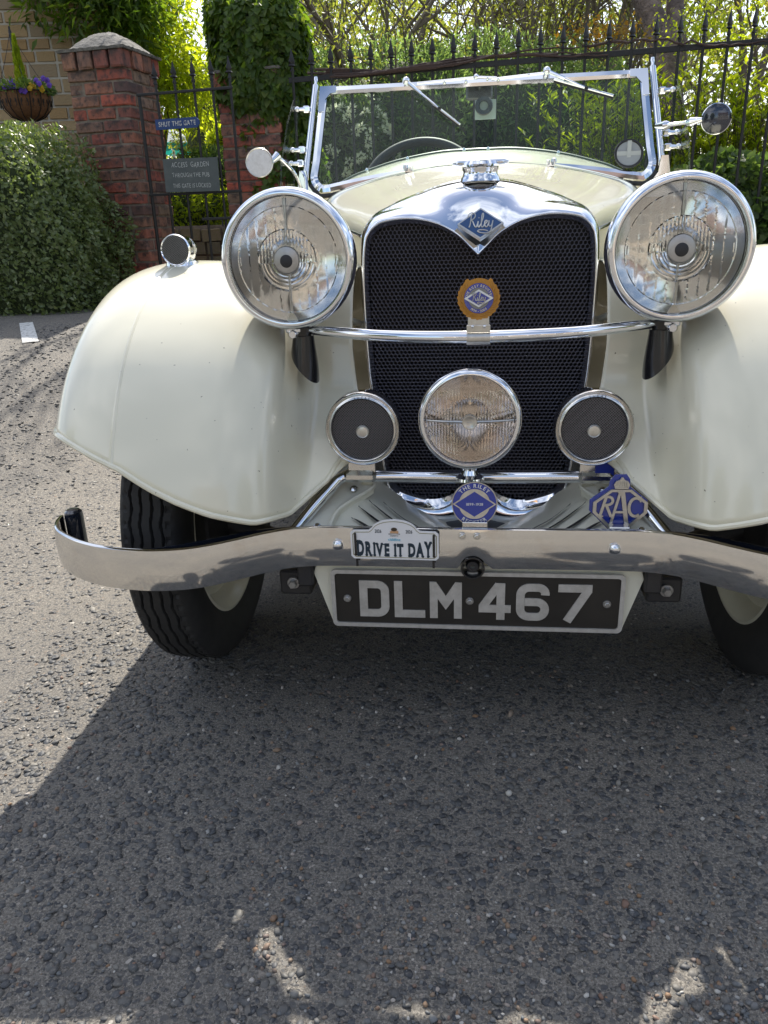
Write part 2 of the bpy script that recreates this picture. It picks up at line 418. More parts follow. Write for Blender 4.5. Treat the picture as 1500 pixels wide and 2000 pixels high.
# filler cap
c = at(940, 340, 1.635)
cap = MB(); cap.lathe([(.0400, .996), (.0375, 1.003), (.0345, 1.007), (.0340, 1.014), (.0360, 1.018), (.0360, 1.021)], (.003, 1.668, .004), (0, 0, 1), 36)
cp = sub('radiator_cap', cap, M['chrome'], car)
lid = MB(); lid.lathe([(.0365, 1.0225), (.0385, 1.026), (.034, 1.032), (.018, 1.035), (0, 1.036)], (.003, 1.668, .004), (0, 0, 1), 36)
lid.tube([(-.052, 1.660, 1.034), (-.046, 1.660, 1.034), (-.038, 1.658, 1.034), (.044, 1.658, 1.034), (.052, 1.660, 1.034), (.058, 1.660, 1.034)], [.0025, .005, .0062, .0062, .005, .0025], 12)
sub('cap_lid', lid, M['chrome'], cp)

# script lettering as fine tubes
RILEY = [[(.18, .98), (.14, .6), (.08, .2), (0, 0)], [(-.08, .72), (-.02, .95), (.2, 1.08), (.42, .98), (.44, .78), (.3, .6), (.12, .52), (.26, .44), (.36, .2), (.46, .02), (.56, .08), (.66, .42), (.64, .12), (.72, 0), (.84, .2)],
         [(.70, .66), (.71, .70)], [(.84, .2), (1.0, .72), (1.02, 1.0), (.93, .9), (.88, .4), (.9, .04), (1.0, .02), (1.1, .2)],
         [(1.1, .2), (1.26, .32), (1.28, .46), (1.16, .44), (1.12, .2), (1.18, .02), (1.3, .04), (1.42, .3)],
         [(1.42, .46), (1.42, .12), (1.52, .04), (1.64, .2), (1.70, .46), (1.62, .0), (1.5, -.36), (1.2, -.46), (.8, -.40), (.62, -.28), (.8, -.2), (1.1, -.22), (1.35, -.3)]]
def script(mb, o, ux, uy, w, r):
    o, ux, uy = Vector(o), Vector(ux).normalized(), Vector(uy).normalized(); k = w / 1.8
    for st in RILEY:
        st = [((p[0] - .82), (p[1] - .3)) for p in st]
        P = cat1(st, max(4, len(st) * 5)) if len(st) > 2 else st
        mb.tube([o + ux * (p[0] * k) + uy * (p[1] * k) for p in P], r, 6)
    return mb
# bonnet emblem
eo = Vector((.004, 1.5505, .922)); eu = Vector((0, .42, .91)).normalized(); ex = Vector((1, 0, 0)); en = ex.cross(eu)
em = MB(); em.prism([(-.043, 0), (0, -.030), (.043, 0), (0, .030)], eo + en * .003, ex, eu, .012)
emb = sub('emblem', em, M['silver'], car, smooth=False)
em2 = MB(); em2.prism([(-.039, 0), (0, -.0268), (.039, 0), (0, .0268)], eo + en * .0037, ex, eu, .002)
sub('enamel', em2, M['blue_dk'], emb, smooth=False)
sub('lettering', script(MB(), eo + en * .0042, ex, eu, .047, .00115), M['silver'], emb)

# ---- bonnet and scuttle
b0 = [(0, 1.004), (.06, .998), (.12, .981), (.18, .959), (.21, .942), (.229, .92), (.235, .88), (.236, .8), (.232, .6), (.226, .45)]
b05 = [(0, 1.024), (.07, 1.018), (.15, 1.000), (.22, .977), (.26, .958), (.283, .935), (.292, .89), (.295, .8), (.293, .6), (.285, .45)]
b1 = [(0, 1.045), (.09, 1.040), (.19, 1.022), (.28, .997), (.335, .975), (.362, .948), (.374, .9), (.38, .8), (.38, .6), (.37, .45)]
b2 = [(0, 1.085), (.13, 1.080), (.26, 1.062), (.375, 1.036), (.437, 1.014), (.475, .98), (.495, .93), (.505, .8), (.51, .6), (.51, .42)]
def fullc(P, Y, n=40):
    c = [(p[0], Y, p[1]) for p in cat1(P, n)]; return [(-p[0], p[1], p[2]) for p in c[::-1]] + c[1:]
def loft(secs, n):
    A = np.array([np.array(s).ravel() for s in secs]); return [list(map(tuple, r.reshape(-1, 3))) for r in cat1(A, n)]
Gb = loft([fullc(b0, 1.657), fullc(b05, 1.85), fullc(b1, 2.1), fullc(b2, 2.50)], 24)
bon = sub('bonnet', MB().grid(Gb), M['cream'], car, ang=60, recalc=True)
for s in (-1, 1):
    hg = MB(); hg.tube([(s * .2365, 1.66, .905), (s * .294, 1.85, .915), (s * .375, 2.1, .925), (s * .498, 2.49, .945)], .0032, 8); sub('hinge', hg, M['chrome'], bon)
gap = MB(); gap.tube([(p[0] * 1.001, 2.506, p[2] - .002) for p in fullc(b2, 0)], .004, 6)
sub('shut_line', gap, M['blackm'], bon)
b3 = [(0, 1.093), (.13, 1.088), (.26, 1.07), (.38, 1.044), (.45, 1.02), (.49, .985), (.508, .93), (.518, .8), (.52, .6), (.52, .42)]
b4 = [(0, 1.130), (.13, 1.126), (.26, 1.107), (.38, 1.078), (.45, 1.055), (.50, 1.02), (.522, .95), (.535, .8), (.54, .6), (.54, .42)]
b5 = [(0, 1.147), (.13, 1.144), (.27, 1.124), (.38, 1.096), (.44, 1.076), (.50, 1.04), (.53, .96), (.545, .8), (.55, .6), (.55, .42)]
sub('scuttle', MB().grid(loft([fullc(b2, 2.512), fullc(b3, 2.58), fullc(b4, 2.74), fullc(b5, 2.86)], 16)), M['cream'], car, ang=60, recalc=True)
tr = MB(); tr.tube([(p[0], 2.865, p[2]) for p in fullc(b5, 0)[12:-12]], .008, 8); sub('scuttle_roll', tr, M['leather'], car)
for x, z in ((-.38, 1.099), (-.24, 1.129), (-.05, 1.148), (.03, 1.148), (.26, 1.127)): st = MB(); dome(st, (x, 2.845, z - .001), .006, .009, (0, -.2, 1), 12); sub('tonneau_stud', st, M['chrome'], car)
for s in (-1, 1):
    cl = MB(); cl.box((s * .205, 2.47, 1.072), (.022, .02, .01)); cl.lathe([(0, .018), (.006, .016), (.009, .008), (.006, 0)], (s * .213, 2.46, 1.072), (0, -.3, 1), 12); cl.lathe([(0, .014), (.005, .012), (.005, 0)], (s * .197, 2.46, 1.072), (0, -.3, 1), 12)
    sub('bonnet_catch', cl, M['chrome'], car)

# ---- wings
WC = Vector((0, 1.655, .358)); WR = .508
D = [(.0, .60), (.2415, .45), (.262, .36), (.280, .255), (.295, .20), (.308, .155), (.325, .110), (.345, .078), (.37, .052), (.40, .032), (.44, .015), (.49, .007), (.55, .002), (.615, 0), (.66, .004), (.70, .014), (.73, .030), (.750, .053), (.764, .082), (.771, .118), (.773, .165)]
LIP = [(.0, 30), (.255, 29), (.275, 22), (.30, 18), (.335, 12.5), (.38, 11.8), (.45, 14), (.5, 16.2), (.55, 19), (.60, 22.5), (.65, 25), (.70, 28), (.745, 31), (.765, 34), (.775, 36)]
def wing_pt(x, phi, cy=WC.y, d=None):
    d = interp(x, D) if d is None else d
    r = WR - d
    if x < .365:
        a = radians(min(phi, 110)); rl = min(.312 / (.707 * cos(a) + .707 * sin(a)), .445); k = min(1, (.365 - x) / .060); k = k * k * (3 - 2 * k); t_ = min(1, max(0, (phi - 56) / 28)); t_ = t_ * t_ * (3 - 2 * t_); rl += (WR - .020 - rl) * t_; r = r + (rl - r) * k
    if x < .28 and phi < 66: x = x - .036 * min(1, (66 - phi) / 34) * (.28 - x) / .0385
    if phi <= 110: a = radians(phi); return Vector((x, cy - r * cos(a), WC.z + r * sin(a)))
    a = radians(110); p = Vector((x, cy - r * cos(a), WC.z + r * sin(a))); t = (phi - 110) / 70 * 1.50
    return p + Vector((0, sin(a), cos(a))) * t
# dense cross positions following the section
sx = cat1([(a, b) for a, b in D[1:]], 64)
def make_wing(s, cy, front=True):
    Gw = []
    for (x, d) in sx:
        lo = interp(x, LIP) if front else interp(x, LIP) + 10
        ph = list(lo + (110 - lo) * np.linspace(0, 1, 56)) + list(np.linspace(112, 180 if front else 150, 10))
        Gw.append([tuple(Vector((s * q.x, q.y, q.z))) for q in (wing_pt(x, p, cy, d) for p in ph)])
    w = sub('wing' if front else 'rear_wing', MB().grid(Gw, flip=(s < 0)), [M['cream'], M['blackm']], car, ang=0)
    sm = w.modifiers.new('thickness', 'SOLIDIFY'); sm.thickness = .004; sm.offset = 0
    e = MB(); e.tube([(s * x, *tuple(wing_pt(x, interp(x, LIP) + (0 if front else 10), cy, d))[1:]) for x, d in sx], .0055, 8)
    sub('wing_edge', e, M['cream'], w)
    bd = MB(); P = [wing_pt(.615, p, cy, .0010) for p in np.linspace(23, 108, 60)]
    bd.tube([(s * p.x, p.y, p.z) for p in P], .0050, 8); sub('wing_bead', bd, M['cream'], w)
    return w
for s in (-1, 1):
    make_wing(s, WC.y)
    make_wing(s, 4.52, False)
    rb = MB(); rb.rbox((s * .66, 3.62, .335), (.22, 1.15, .03), .006); sub('running_board', rb, M['blackm'], car)

# ---- wheels
def make_wheel(s, cy, name='wheel'):
    c = Vector((s * .605, cy, .335)); e = bpy.data.objects.new(name, None); COL.objects.link(e); e.parent = car; e.location = (c.x - CARL[0], c.y - CARL[1], c.z - CARL[2])
    nseg = 288
    prof = [(-.040, .225), (-.052, .232), (-.062, .255), (-.0655, .280), (-.063, .305), (-.056, .322), (-.050, .3275)]
    # tread with grooves
    tread = []
    xs = np.linspace(-.046, .046, 47)
    def rad(x, k):
        zz = .0022 * (abs(((k * 1.0) % 8) - 4) / 2 - 1)
        cr = .3345 - .0035 * (x / .046) ** 2
        g = 0
        for gx in (-.030, -.0105, .0105, .030):
            if abs(x - gx - zz) < .0019: g = .007
        if abs(x) > .038 and k % 4 == 0: g = .004
        return cr - g
    Gt = []
    for k in range(nseg):
        a = 2 * pi * k / nseg; row = [(p[0], p[1]) for p in prof] + [(x, rad(x, k)) for x in xs] + [(-p[0], p[1]) for p in prof[::-1]]
        Gt.append([(c.x + x, c.y + r * cos(a), c.z + r * sin(a)) for x, r in row])
    t = obj('tyre', MB().grid(Gt, cu=True), M['rubber'], car, ang=30, recalc=True)
    t.parent = e; t.location = -Vector(e.location)
    rm = MB()
    for q in (1, -1):
        rm.lathe([(.226, .046), (.232, .052), (.226, .053), (.214, .044), (.205, .030), (.196, .012), (.150, .020), (.10, .012), (.06, .012), (.055, .04), (.03, .045), (0, .045)] if q * s < 0 else
                 [(.226, .046), (.232, .052), (.226, .053), (.214, .044), (.205, .030), (.190, .004), (.14, .028), (.07, .040), (.05, .06), (0, .062)], c, (q, 0, 0), 64)
    r = obj('rim', rm, M['cream_in'], car, recalc=False); r.parent = e; r.location = -Vector(e.location)
    br = MB(); br.lathe([(.0, .05), (.145, .05), (.15, .045), (.15, .0)], c, (-s, 0, 0), 48)
    b = obj('brake_drum', br, M['dark'], car); b.parent = e; b.location = -Vector(e.location)
    return e
for s in (-1, 1):
    make_wheel(s, 1.585); make_wheel(s, 4.43)
ax = MB(); ax.tube([(-.56, 1.585, .30), (-.36, 1.585, .22), (.36, 1.585, .22), (.56, 1.585, .30)], .028, 12); sub('front_axle', ax, M['dark'], car)

# ---- headlamps
def lens_grid(cx, cy, cz, Rr, dom, depth, back, nr=56, na=168):
    """front dome plus a back face shaped by back(r, a, x, z) -> extra thickness"""
    mb = MB(); F_, B_ = [], []
    for i in range(nr + 1):
        r = Rr * i / nr; rf, rb = [], []
        for k in range(na):
            a = 2 * pi * k / na; x, z = r * cos(a), r * sin(a); y = -dom * (1 - (r / Rr) ** 2)
            rf.append((cx + x, cy + y, cz + z)); rb.append((cx + x, cy + y + depth + back(r, a, x, z), cz + z))
        F_.append(rf); B_.append(rb)
    mb.grid([B_[0]] and B_ [::-1] + F_, cv=True)
    return mb
def hl_back(r, a, x, z):
    if r > .086: return .0
    # inner figure: vertical flutes above, concentric arcs below
    if r < .050:
        if z > -.004: return .0007 * cos(2 * pi * x / .0058)
        return .0008 * cos(2 * pi * r / .0062)
    w = .0014 * ((x / .0165) % 1.0)
    return .0012 + w
def headlamp(s):
    cx, cy, cz = s * .322, 1.352, .8755
    h = MB(); h.lathe([(.108, -.010), (.1125, -.022), (.1115, -.05), (.106, -.085), (.094, -.120), (.070, -.150), (.035, -.165), (0, -.168)], (cx, cy, cz), (0, -1, 0), 96)
    body = sub('headlight', h, M['chrome'], car, recalc=True)
    rm = MB(); rm.lathe([(.1015, -.004), (.1015, .008), (.1035, .0135), (.1075, .0145), (.1115, .012), (.1148, .006), (.1168, -.002), (.1168, -.008), (.1150, -.013), (.112, -.016), (.112, -.022), (.1100, -.0225)], (cx, cy, cz), (0, -1, 0), 128)
    sub('rim', rm, M['chrome'], body, ang=50)
    rf = MB(); rf.lathe([(.1012, -.008)] + [(r, -.010 - .085 * (1 - (r / .1) ** 2)) for r in np.linspace(.1, .012, 22)] + [(0, -.094)], (cx, cy, cz), (0, -1, 0), 96)
    sub('reflector', rf, M['reflector'], body, ang=0)
    sub('lens', lens_grid(cx, cy - .0015, cz, .1014, .010, .0032, hl_back), M['lens'], body, ang=25, recalc=True)
    bz = MB(); bz.lathe([(0, .0), (.012, .0), (.021, -.002), (.0225, -.006), (.0205, -.012), (.012, -.022), (.008, -.07), (0, -.075)], (cx, cy - .0135, cz + .001), (0, -1, 0), 40)
    sub('bulb_shield', bz, M['steel'], body)
    bc = MB(); bc.lathe([(0, .0014), (.0085, .0012), (.0105, .0002), (.0108, -.001)], (cx, cy - .0142, cz - .001), (0, -1, 0), 32); sub('shield_badge', bc, M['dark'], body)
    br = MB(); br.tube([(cx, cy + .0045, cz + .099), (cx, cy + .003, cz + .060), (cx, cy + .002, cz + .018)], [.0034, .0030, .0026], 8)
    br.tube([(cx, cy + .002, cz - .018), (cx, cy + .003, cz - .07), (cx, cy + .0045, cz - .090)], [.0022, .0022, .0026], 8)
    br.prism([(-.010, -.1005), (.010, -.1005), (.003, -.088), (-.003, -.088)], (cx, cy + .0015, cz), AX, AZ, .003)
    sub('divider', br, M['silver'], body)
    sc = MB(); sc.lathe([(0, .007), (.006, .007), (.008, .004), (.008, -.012)], (cx + s * .004, 1.368, cz - .1265), (0, -1, 0), 16)
    sc.rbox((cx + s * .004, 1.372, cz - .119), (.026, .014, .012), .003)
    sub('clamp_screw', sc, M['chrome'], body)
    # stem and foot
    k = MB(); k.tube([(cx - s * .004, 1.405, .775), (cx - s * .004, 1.412, .735)], [.0155, .0155], 20)
    secs = []
    for t in np.linspace(0, 1, 12):
        r1 = .0195 + .017 * t ** 1.6; r2 = .0195 + .016 * t
        ctr = Vector((cx - s * (.004 - .010 * t), 1.413 + .01 * t, .741 - .060 * t))
        tilt = t * .85
        u = Vector((cos(tilt) * -s, 0, -sin(tilt))); w = Vector((0, 1, 0)) * cos(.2 * t) + Vector((0, 0, 1)) * sin(.2 * t)
        ctr = ctr + Vector((-s * .008 * t, 0, 0))
        secs.append([tuple(ctr + u * (r1 * cos(a)) + w * (r2 * sin(a))) for a in np.linspace(0, 2 * pi, 28, endpoint=False)])
    k.grid(secs, cv=True); k.add(secs[0], [tuple(range(28))]); k.add(secs[-1], [tuple(range(28))[::-1]])
    sub('headlamp_stalk', k, M['black'], car, ang=40, recalc=True)
for s in (-1, 1): headlamp(s)
cb = MB(); P = cat1([(-.305, 1.408, .752), (-.26, 1.385, .750), (-.15, 1.360, .744), (0, 1.352, .741), (.15, 1.360, .744), (.26, 1.385, .750), (.305, 1.408, .752)], 50)
cb.tube(P, [.0085 + .0028 * cos(p[0] / .305 * pi / 2) for p in P], 20); sub('headlamp_bar', cb, M['chrome'], car)
# stays from radiator to wing behind the lamps
for s in (-1, 1):
    sy = MB(); sy.tube([(s * .235, 1.60, .735), (s * .285, 1.545, .765)], .007, 10); sy.tube([(s * .232, 1.60, .727), (s * .236, 1.59, .733)], .013, 6)
    sub('wing_stay', sy, M['cream_in'], car)

# ---- lettering made of real glyph meshes
GL = {}
def glyph(ch, off=0.0):
    if (ch, off) in GL: return GL[(ch, off)]
    cu = bpy.data.curves.new('g', 'FONT'); cu.body = ch; cu.size = 1.0; cu.offset = off; cu.resolution_u = 3
    cu.extrude = .04
    o = bpy.data.objects.new('g', cu); me = bpy.data.meshes.new_from_object(o)
    v = [(p.co.x, p.co.y, p.co.z - .04) for p in me.vertices]; f = [tuple(p.vertices) for p in me.polygons]
    w = (max(p[0] for p in v) + min(p[0] for p in v)) if v else .3
    adv = (max(p[0] for p in v) + .07) if v else .32
    bpy.data.objects.remove(o); bpy.data.curves.remove(cu); bpy.data.meshes.remove(me)
    GL[(ch, off)] = (v, f, adv); return GL[(ch, off)]
def text(mb, s, o, ux, uy, h, off=0., sx=1., center=True, gapk=0., jit=None, hfun=None, thick=.25):
    o, ux, uy = Vector(o), Vector(ux).normalized(), Vector(uy).normalized(); n = ux.cross(uy)
    k = h / .70
    gs = [glyph(c, off) if c != ' ' else ([], [], .30) for c in s]
    tot = sum(g[2] + gapk for g in gs) - gapk; x = -tot / 2 if center else 0
    for g in gs:
        v, f, adv = g; xc = x + adv / 2; hk = hfun(xc / (tot / 2)) if hfun else 1.0
        dx, dy, ro = (jit.uniform(-.02, .02), jit.uniform(-.05, .05), jit.uniform(-.14, .14)) if jit else (0, 0, 0)
        mb.add([o + ux * ((x + dx + p[0] * cos(ro) - p[1] * sin(ro)) * k * sx) + uy * ((p[1] * cos(ro) + p[0] * sin(ro) + dy) * k * hk) + n * (p[2] * k * thick) for p in v], f)
        x += adv + gapk
    return mb
def arc_text(mb, s, c, R, a0, h, off=.0, top=True, sx=1., gapk=.0, ux=AX, uy=AZ):
    """letters round a circle; a0 = centre angle (deg)"""
    ux, uy = Vector(ux).normalized(), Vector(uy).normalized(); n = ux.cross(uy); k = h / .70; c = Vector(c)
    gs = [glyph(ch, off) if ch != ' ' else ([], [], .30) for ch in s]
    Rb = R if top else R
    tot = sum((g[2] + gapk) * k * sx for g in gs) / R; a = radians(a0) + (tot / 2 if top else -tot / 2)
    for v, f, adv in gs:
        da = (adv + gapk) * k * sx / R; am = a - da / 2 if top else a + da / 2
        er = ux * cos(am) + uy * sin(am); et = ux * sin(am) - uy * cos(am)
        if not top: er2, et2 = -er, -et
        else: er2, et2 = er, et
        base = c + er * (R if top else R)
        mb.add([base + et2 * ((p[0] - adv / 2) * k * sx) + er2 * (p[1] * k) + n * (p[2] * k * .25) for p in v], f)
        a += -da if top else da
    return mb

# ---- fog lamp
fx, fy, fz = -.0115, 1.325, .602
fb = MB(); fb.lathe([(.084, -.006), (.088, -.02), (.082, -.05), (.06, -.085), (.03, -.10), (0, -.104)], (fx, fy, fz), (0, -1, 0), 72)
fog = sub('fog_lamp', fb, M['chrome'], car, recalc=True)
rm = MB(); rm.lathe([(.0785, -.006), (.0785, .005), (.0805, .0095), (.084, .0095), (.0875, .006), (.0905, -.001), (.0905, -.008), (.088, -.014), (.088, -.02)], (fx, fy, fz), (0, -1, 0), 112); sub('rim', rm, M['chrome'], fog, ang=50)
rf = MB(); rf.lathe([(.079, -.008)] + [(r, -.01 - .06 * (1 - (r / .078) ** 2)) for r in np.linspace(.078, .01, 18)] + [(0, -.071)], (fx, fy, fz), (0, -1, 0), 72); sub('reflector', rf, M['reflector_fog'], fog, ang=0)
sub('lens', lens_grid(fx, fy, fz, .0783, .009, .003, lambda r, a, x, z: .0009 * cos(2 * pi * x / .0052), 44, 150), M['lens_fog'], fog, ang=25, recalc=True)
bc = MB(); P = cat1([(fx - .076, fy - .001, fz), (fx - .05, fy - .009, fz), (fx - .018, fy - .0135, fz), (fx, fy - .0145, fz), (fx + .018, fy - .0135, fz), (fx + .05, fy - .009, fz), (fx + .076, fy - .001, fz)], 30)
bc.tube(P, [.0016 + .0016 * (1 - abs(p[0] - fx) / .076) for p in P], 8)
bc.lathe([(0, .001), (.008, .001), (.0105, .0025), (.0125, .0025), (.0135, 0), (.0135, -.004)], (fx, fy - .0165, fz), (0, -1, 0), 32); sub('stone_bar', bc, M['silver'], fog)
sm = MB(); sm.lathe([(.028, .0), (.027, .005), (.017, .010), (.014, .018), (.018, .030)], (fx, 1.375, .478), (0, 0, 1), 28); sub('lamp_foot', sm, M['chrome'], fog)

# ---- horns
def horn(s):
    hx, hy, hz, r = s * .2035, 1.335, .583, .0675
    hb = MB(); hb.lathe([(r * .93, -.0), (r, -.006), (r * 1.01, -.02), (r * .98, -.04), (r * .80, -.055), (r * .4, -.075), (0, -.08)], (hx, hy, hz), (0, -1, 0), 64)
    h = sub('horn', hb, M['chrome'], car, recalc=True)
    rm = MB(); rm.lathe([(.0545, -.004), (.0550, .004), (.0575, .0065), (.0605, .0055), (.0625, .001), (.0655, .003), (.0678, -.001), (.0678, -.008), (.0655, -.012)], (hx, hy, hz), (0, -1, 0), 96); sub('rim', rm, M['chrome_dull'], h, ang=50)
    bk = MB(); disc(bk, (hx, hy + .008, hz), .058, seg=48); sub('horn_mouth', bk, M['blackm'], h)
    w = MB(); R_ = .0555; st = .00335
    for q in (1, -1):
        t = -R_ + st
        while t < R_ - .001:
            L_ = sqrt(R_ * R_ - t * t); dd = Vector((1, 0, q)).normalized(); nn = Vector((-q, 0, 1)).normalized()
            a = Vector((hx, hy + .001 + q * .0005, hz)) + nn * t - dd * L_; b = a + dd * 2 * L_; w.tube([a, b], .00072, 4, cap=False); t += st
    wm = sub('mesh_screen', w, M['mesh'], h, smooth=False); wm['kind'] = 'stuff'
    bd = MB(); bd.lathe([(0, .002), (.009, .002), (.0115, .001), (.012, -.001)], (hx, hy - .002, hz - .004), (0, -1, 0), 28); bd.lathe([(0.0095, .0022), (.0105, .0028), (.0112, .0018)], (hx, hy - .002, hz - .004), (0, -1, 0), 28)
    sub('horn_badge', bd, M['silver'], h)
    sub('lettering', arc_text(MB(), 'LUCAS', (hx, hy - .0068, hz), .0573, 88, .0042, gapk=.35), M['dark'], h, smooth=False)
    bp = MB(); bp.rbox((s * .214, 1.375, .502), (.052, .006, .034), .001); pl = sub('horn_bracket', bp, M['chrome_dull'], car, smooth=False)
    if s > 0:
        tp = MB(); tp.rbox((s * .2145 + .018, 1.3705, .498), (.034, .003, .030), .001); sub('blue_tape', tp, M['blue_tape'], pl, smooth=False)
for s in (-1, 1): horn(s)

# ---- lamp bar
lb = MB(); P = [(-.340, 1.300, .392), (-.300, 1.335, .436), (-.262, 1.372, .474), (-.248, 1.380, .480), (-.22, 1.381, .480), (0, 1.381, .478), (.22, 1.381, .480), (.248, 1.380, .480), (.262, 1.372, .474), (.300, 1.335, .436), (.340, 1.300, .392)]
lb.tube(P, .0112, 18); lbar = sub('lamp_bar', lb, M['chrome'], car, ang=60)
for s in (-1, 1):
    t_ = MB(); t_.rbox((s * .218, 1.376, .482), (.066, .024, .024), .008); sub('bar_clamp', t_, M['chrome_dull'], lbar)

# ---- apron between the dumb irons
ap = MB()
AR = [(1.285, (.350, .368, .378, .380)), (1.33, (.348, .382, .402, .405)), (1.41, (.336, .385, .435, .452)), (1.56, (.285, .365, .440, .480))]
pts = [[(x, y, r[k]) for x, k in ((-.31, 3), (-.22, 2), (-.14, 1), (0, 0), (.14, 1), (.22, 2), (.31, 3))] for y, r in AR]
apr = sub('apron', MB().grid(loft(pts, 14)), M['cream_in'], car, ang=0, recalc=True)
def apz(x, y):   # height of apron at (x, y)
    A_ = np.array([cat1([r for y_, r in AR], 40)])[0]; v = [np.interp(y, cat1([(y_,) for y_, r in AR], 40)[:, 0], A_[:, k]) for k in range(4)]
    return float(np.interp(abs(x), (0, .14, .22, .31), v))
for s in (-1, 1):
    for (x0, y0, x1, y1) in ((.062, 1.335, .180, 1.410), (.088, 1.322, .205, 1.388), (.118, 1.308, .222, 1.362), (.150, 1.297, .232, 1.336)):
        lv = MB(); n = 10; G0, G1 = [], []
        for i in range(n + 1):
            t = i / n; x = x0 + (x1 - x0) * t; y = y0 + (y1 - y0) * t; w = .0046 * sin(pi * min(1, max(.04, t)))** .5
            G0.append((s * x, y - w, apz(x, y - w) + .0078)); G1.append((s * x, y + w, apz(x, y + w) + .0056))
        lv.grid([G0, G1]); sub('louvre', lv, M['blackm'], apr, recalc=False)
    # side gusset lying on the apron, with raised rim
    gq = [(.318, 1.290), (.318, 1.42), (.222, 1.42), (.198, 1.41), (.258, 1.345), (.272, 1.290)]
    gs_ = MB(); tp_ = [(s * x, y, max(apz(x, y), apz(min(.25, x + .03), y)) + .010) for x, y in gq]; lo_ = [(p[0], p[1], p[2] - .012) for p in tp_]
    gs_.add(tp_ + lo_, [tuple(range(6)), tuple(range(6, 12))[::-1]] + [(i, 6 + i, 6 + (i + 1) % 6, (i + 1) % 6) for i in range(6)])
    g_ = sub('gusset', gs_, M['cream_in'], car, smooth=False, recalc=True)
    rr = MB(); rr.tube(cat1([Vector(tp_[k]) + Vector((0, 0, .002)) for k in (2, 3, 4, 5)], 16), .0045, 8); sub('gusset_rim', rr, M['cream_in'], g_)
    for x, y in ((.235, 1.395), (.292, 1.305)): bo = MB(); hexbolt(bo, (s * x, y, apz(x, y) + .014), .0055, .004, (0, -.35, 1)); sub('bolt', bo, M['chrome'], g_)
# chrome V under the grille is part of the shell; sump of shadow below
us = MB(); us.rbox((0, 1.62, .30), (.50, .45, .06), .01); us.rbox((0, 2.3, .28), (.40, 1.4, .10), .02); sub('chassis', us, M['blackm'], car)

# ---- bumper
BP = [(-.798, 1.312), (-.792, 1.286), (-.774, 1.250), (-.745, 1.220), (-.70, 1.188), (-.65, 1.166), (-.60, 1.155), (-.55, 1.152), (-.50, 1.160), (-.46, 1.177), (-.42, 1.203), (-.38, 1.232), (-.34, 1.255), (-.30, 1.266), (-.25, 1.270), (-.12, 1.270), (0, 1.268)]
BP = BP + [(-p[0], p[1]) for p in BP[-2::-1]]
bc = cat1(BP, 241); Z0, Z1 = .342, .420
rows = []
ts = [0, .02, .06, .14, .25, .38, .5, .62, .75, .86, .94, .98, 1.0]
tang = np.gradient(bc, axis=0); tang /= np.linalg.norm(tang, axis=1)[:, None]; nrm = np.stack([tang[:, 1], -tang[:, 0]], 1)
def bz(x, t):
    zb = Z0 + (sqrt(max(0, .0235 ** 2 - (x + .004) ** 2)) * 1.05 if abs(x + .004) < .0235 else 0)
    return zb + (Z1 - zb) * t
for t in ts:
    bul = .0035 * (1 - (2 * t - 1) ** 2) + .003 * (1 if .01 < t < .99 else 0) - .0
    rows.append([(p[0] + nn[0] * bul, p[1] + nn[1] * bul, bz(p[0], t)) for p, nn in zip(bc, nrm)])
for t in ts[::-1]:
    rows.append([(p[0] - nn[0] * .004, p[1] - nn[1] * .004, bz(p[0], t)) for p, nn in zip(bc, nrm)])
M['bumper'] = mat('bumper_chrome', (.72, .715, .70), .085, 1.0, vary=(7, .55, (.50, .40, .31), (.55, .75)), bump=[(6, .10, .003), (260, .06, .0004)])
bum = sub('bumper', MB().grid(rows, cu=True), M['bumper'], car, ang=40, recalc=True)
for x in (-.247, .241):
    b_ = MB(); b_.lathe([(.0112, -.002), (.0112, .0008), (.0095, .001)], (x, 1.263, .387), (0, -1, 0), 28); dome(b_, (x, 1.2625, .387), .0092, .007, seg=28); sub('bumper_bolt', b_, M['chrome'], bum)
for s in (-1, 1):
    b_ = MB(); dome(b_, (s * .789, 1.272, .380), .009, .006, (s * -.9 * -1, -.45, 0)); sub('bumper_bolt', b_, M['chrome'], bum)
    e = MB(); e.lathe([(0, .084), (.012, .083), (.0165, .079), (.0175, .072), (.0175, .008), (.015, 0), (0, 0)], (s * .778, 1.322, .345), (0, 0, 1), 32); sub('end_tube', e, M['mirror_back'], bum)
    rb = MB(); G_ = []
    for p in cat1([(s * .33, 1.290), (s * .40, 1.268), (s * .46, 1.232), (s * .52, 1.195), (s * .575, 1.170)], 24): G_.append([(p[0], p[1], .352), (p[0], p[1] - .004, .352), (p[0], p[1] - .004, .412), (p[0], p[1], .412)])
    rb.grid(G_, cv=True); sub('rear_blade', rb, M['mirror_back'], bum, ang=30)
    di = MB(); di.rbox((s * .342, 1.335, .288), (.062, .06, .050), .004); di.rbox((s * .315, 1.45, .32), (.03, .35, .05), .004); iron = sub('dumb_iron', di, M['dark'], car, smooth=False)
    b_ = MB(); hexbolt(b_, (s * .345, 1.303, .290), .0085, .009); sub('bolt', b_, M['steel'], iron)
for x in (-.026, .0):
    b_ = MB(); hexbolt(b_, (x + .003, 1.2615, .408), .0045, .003); sub('badge_bolt', b_, M['chrome_dull'], bum)
hole = MB(); hole.lathe([(.0215, .006), (.0185, .006), (.0165, -.02), (0, -.02)], (-.004, 1.268, .345), (0, -1, 0), 40)
hl = sub('starter_hole', hole, M['black'], car, ang=30)
dg = MB(); dg.lathe([(0.004, .004), (.010, .004), (.012, 0), (.012, -.015)], (-.004, 1.275, .344), (0, -1, 0), 24); sub('starter_dog', dg, M['dark'], hl)

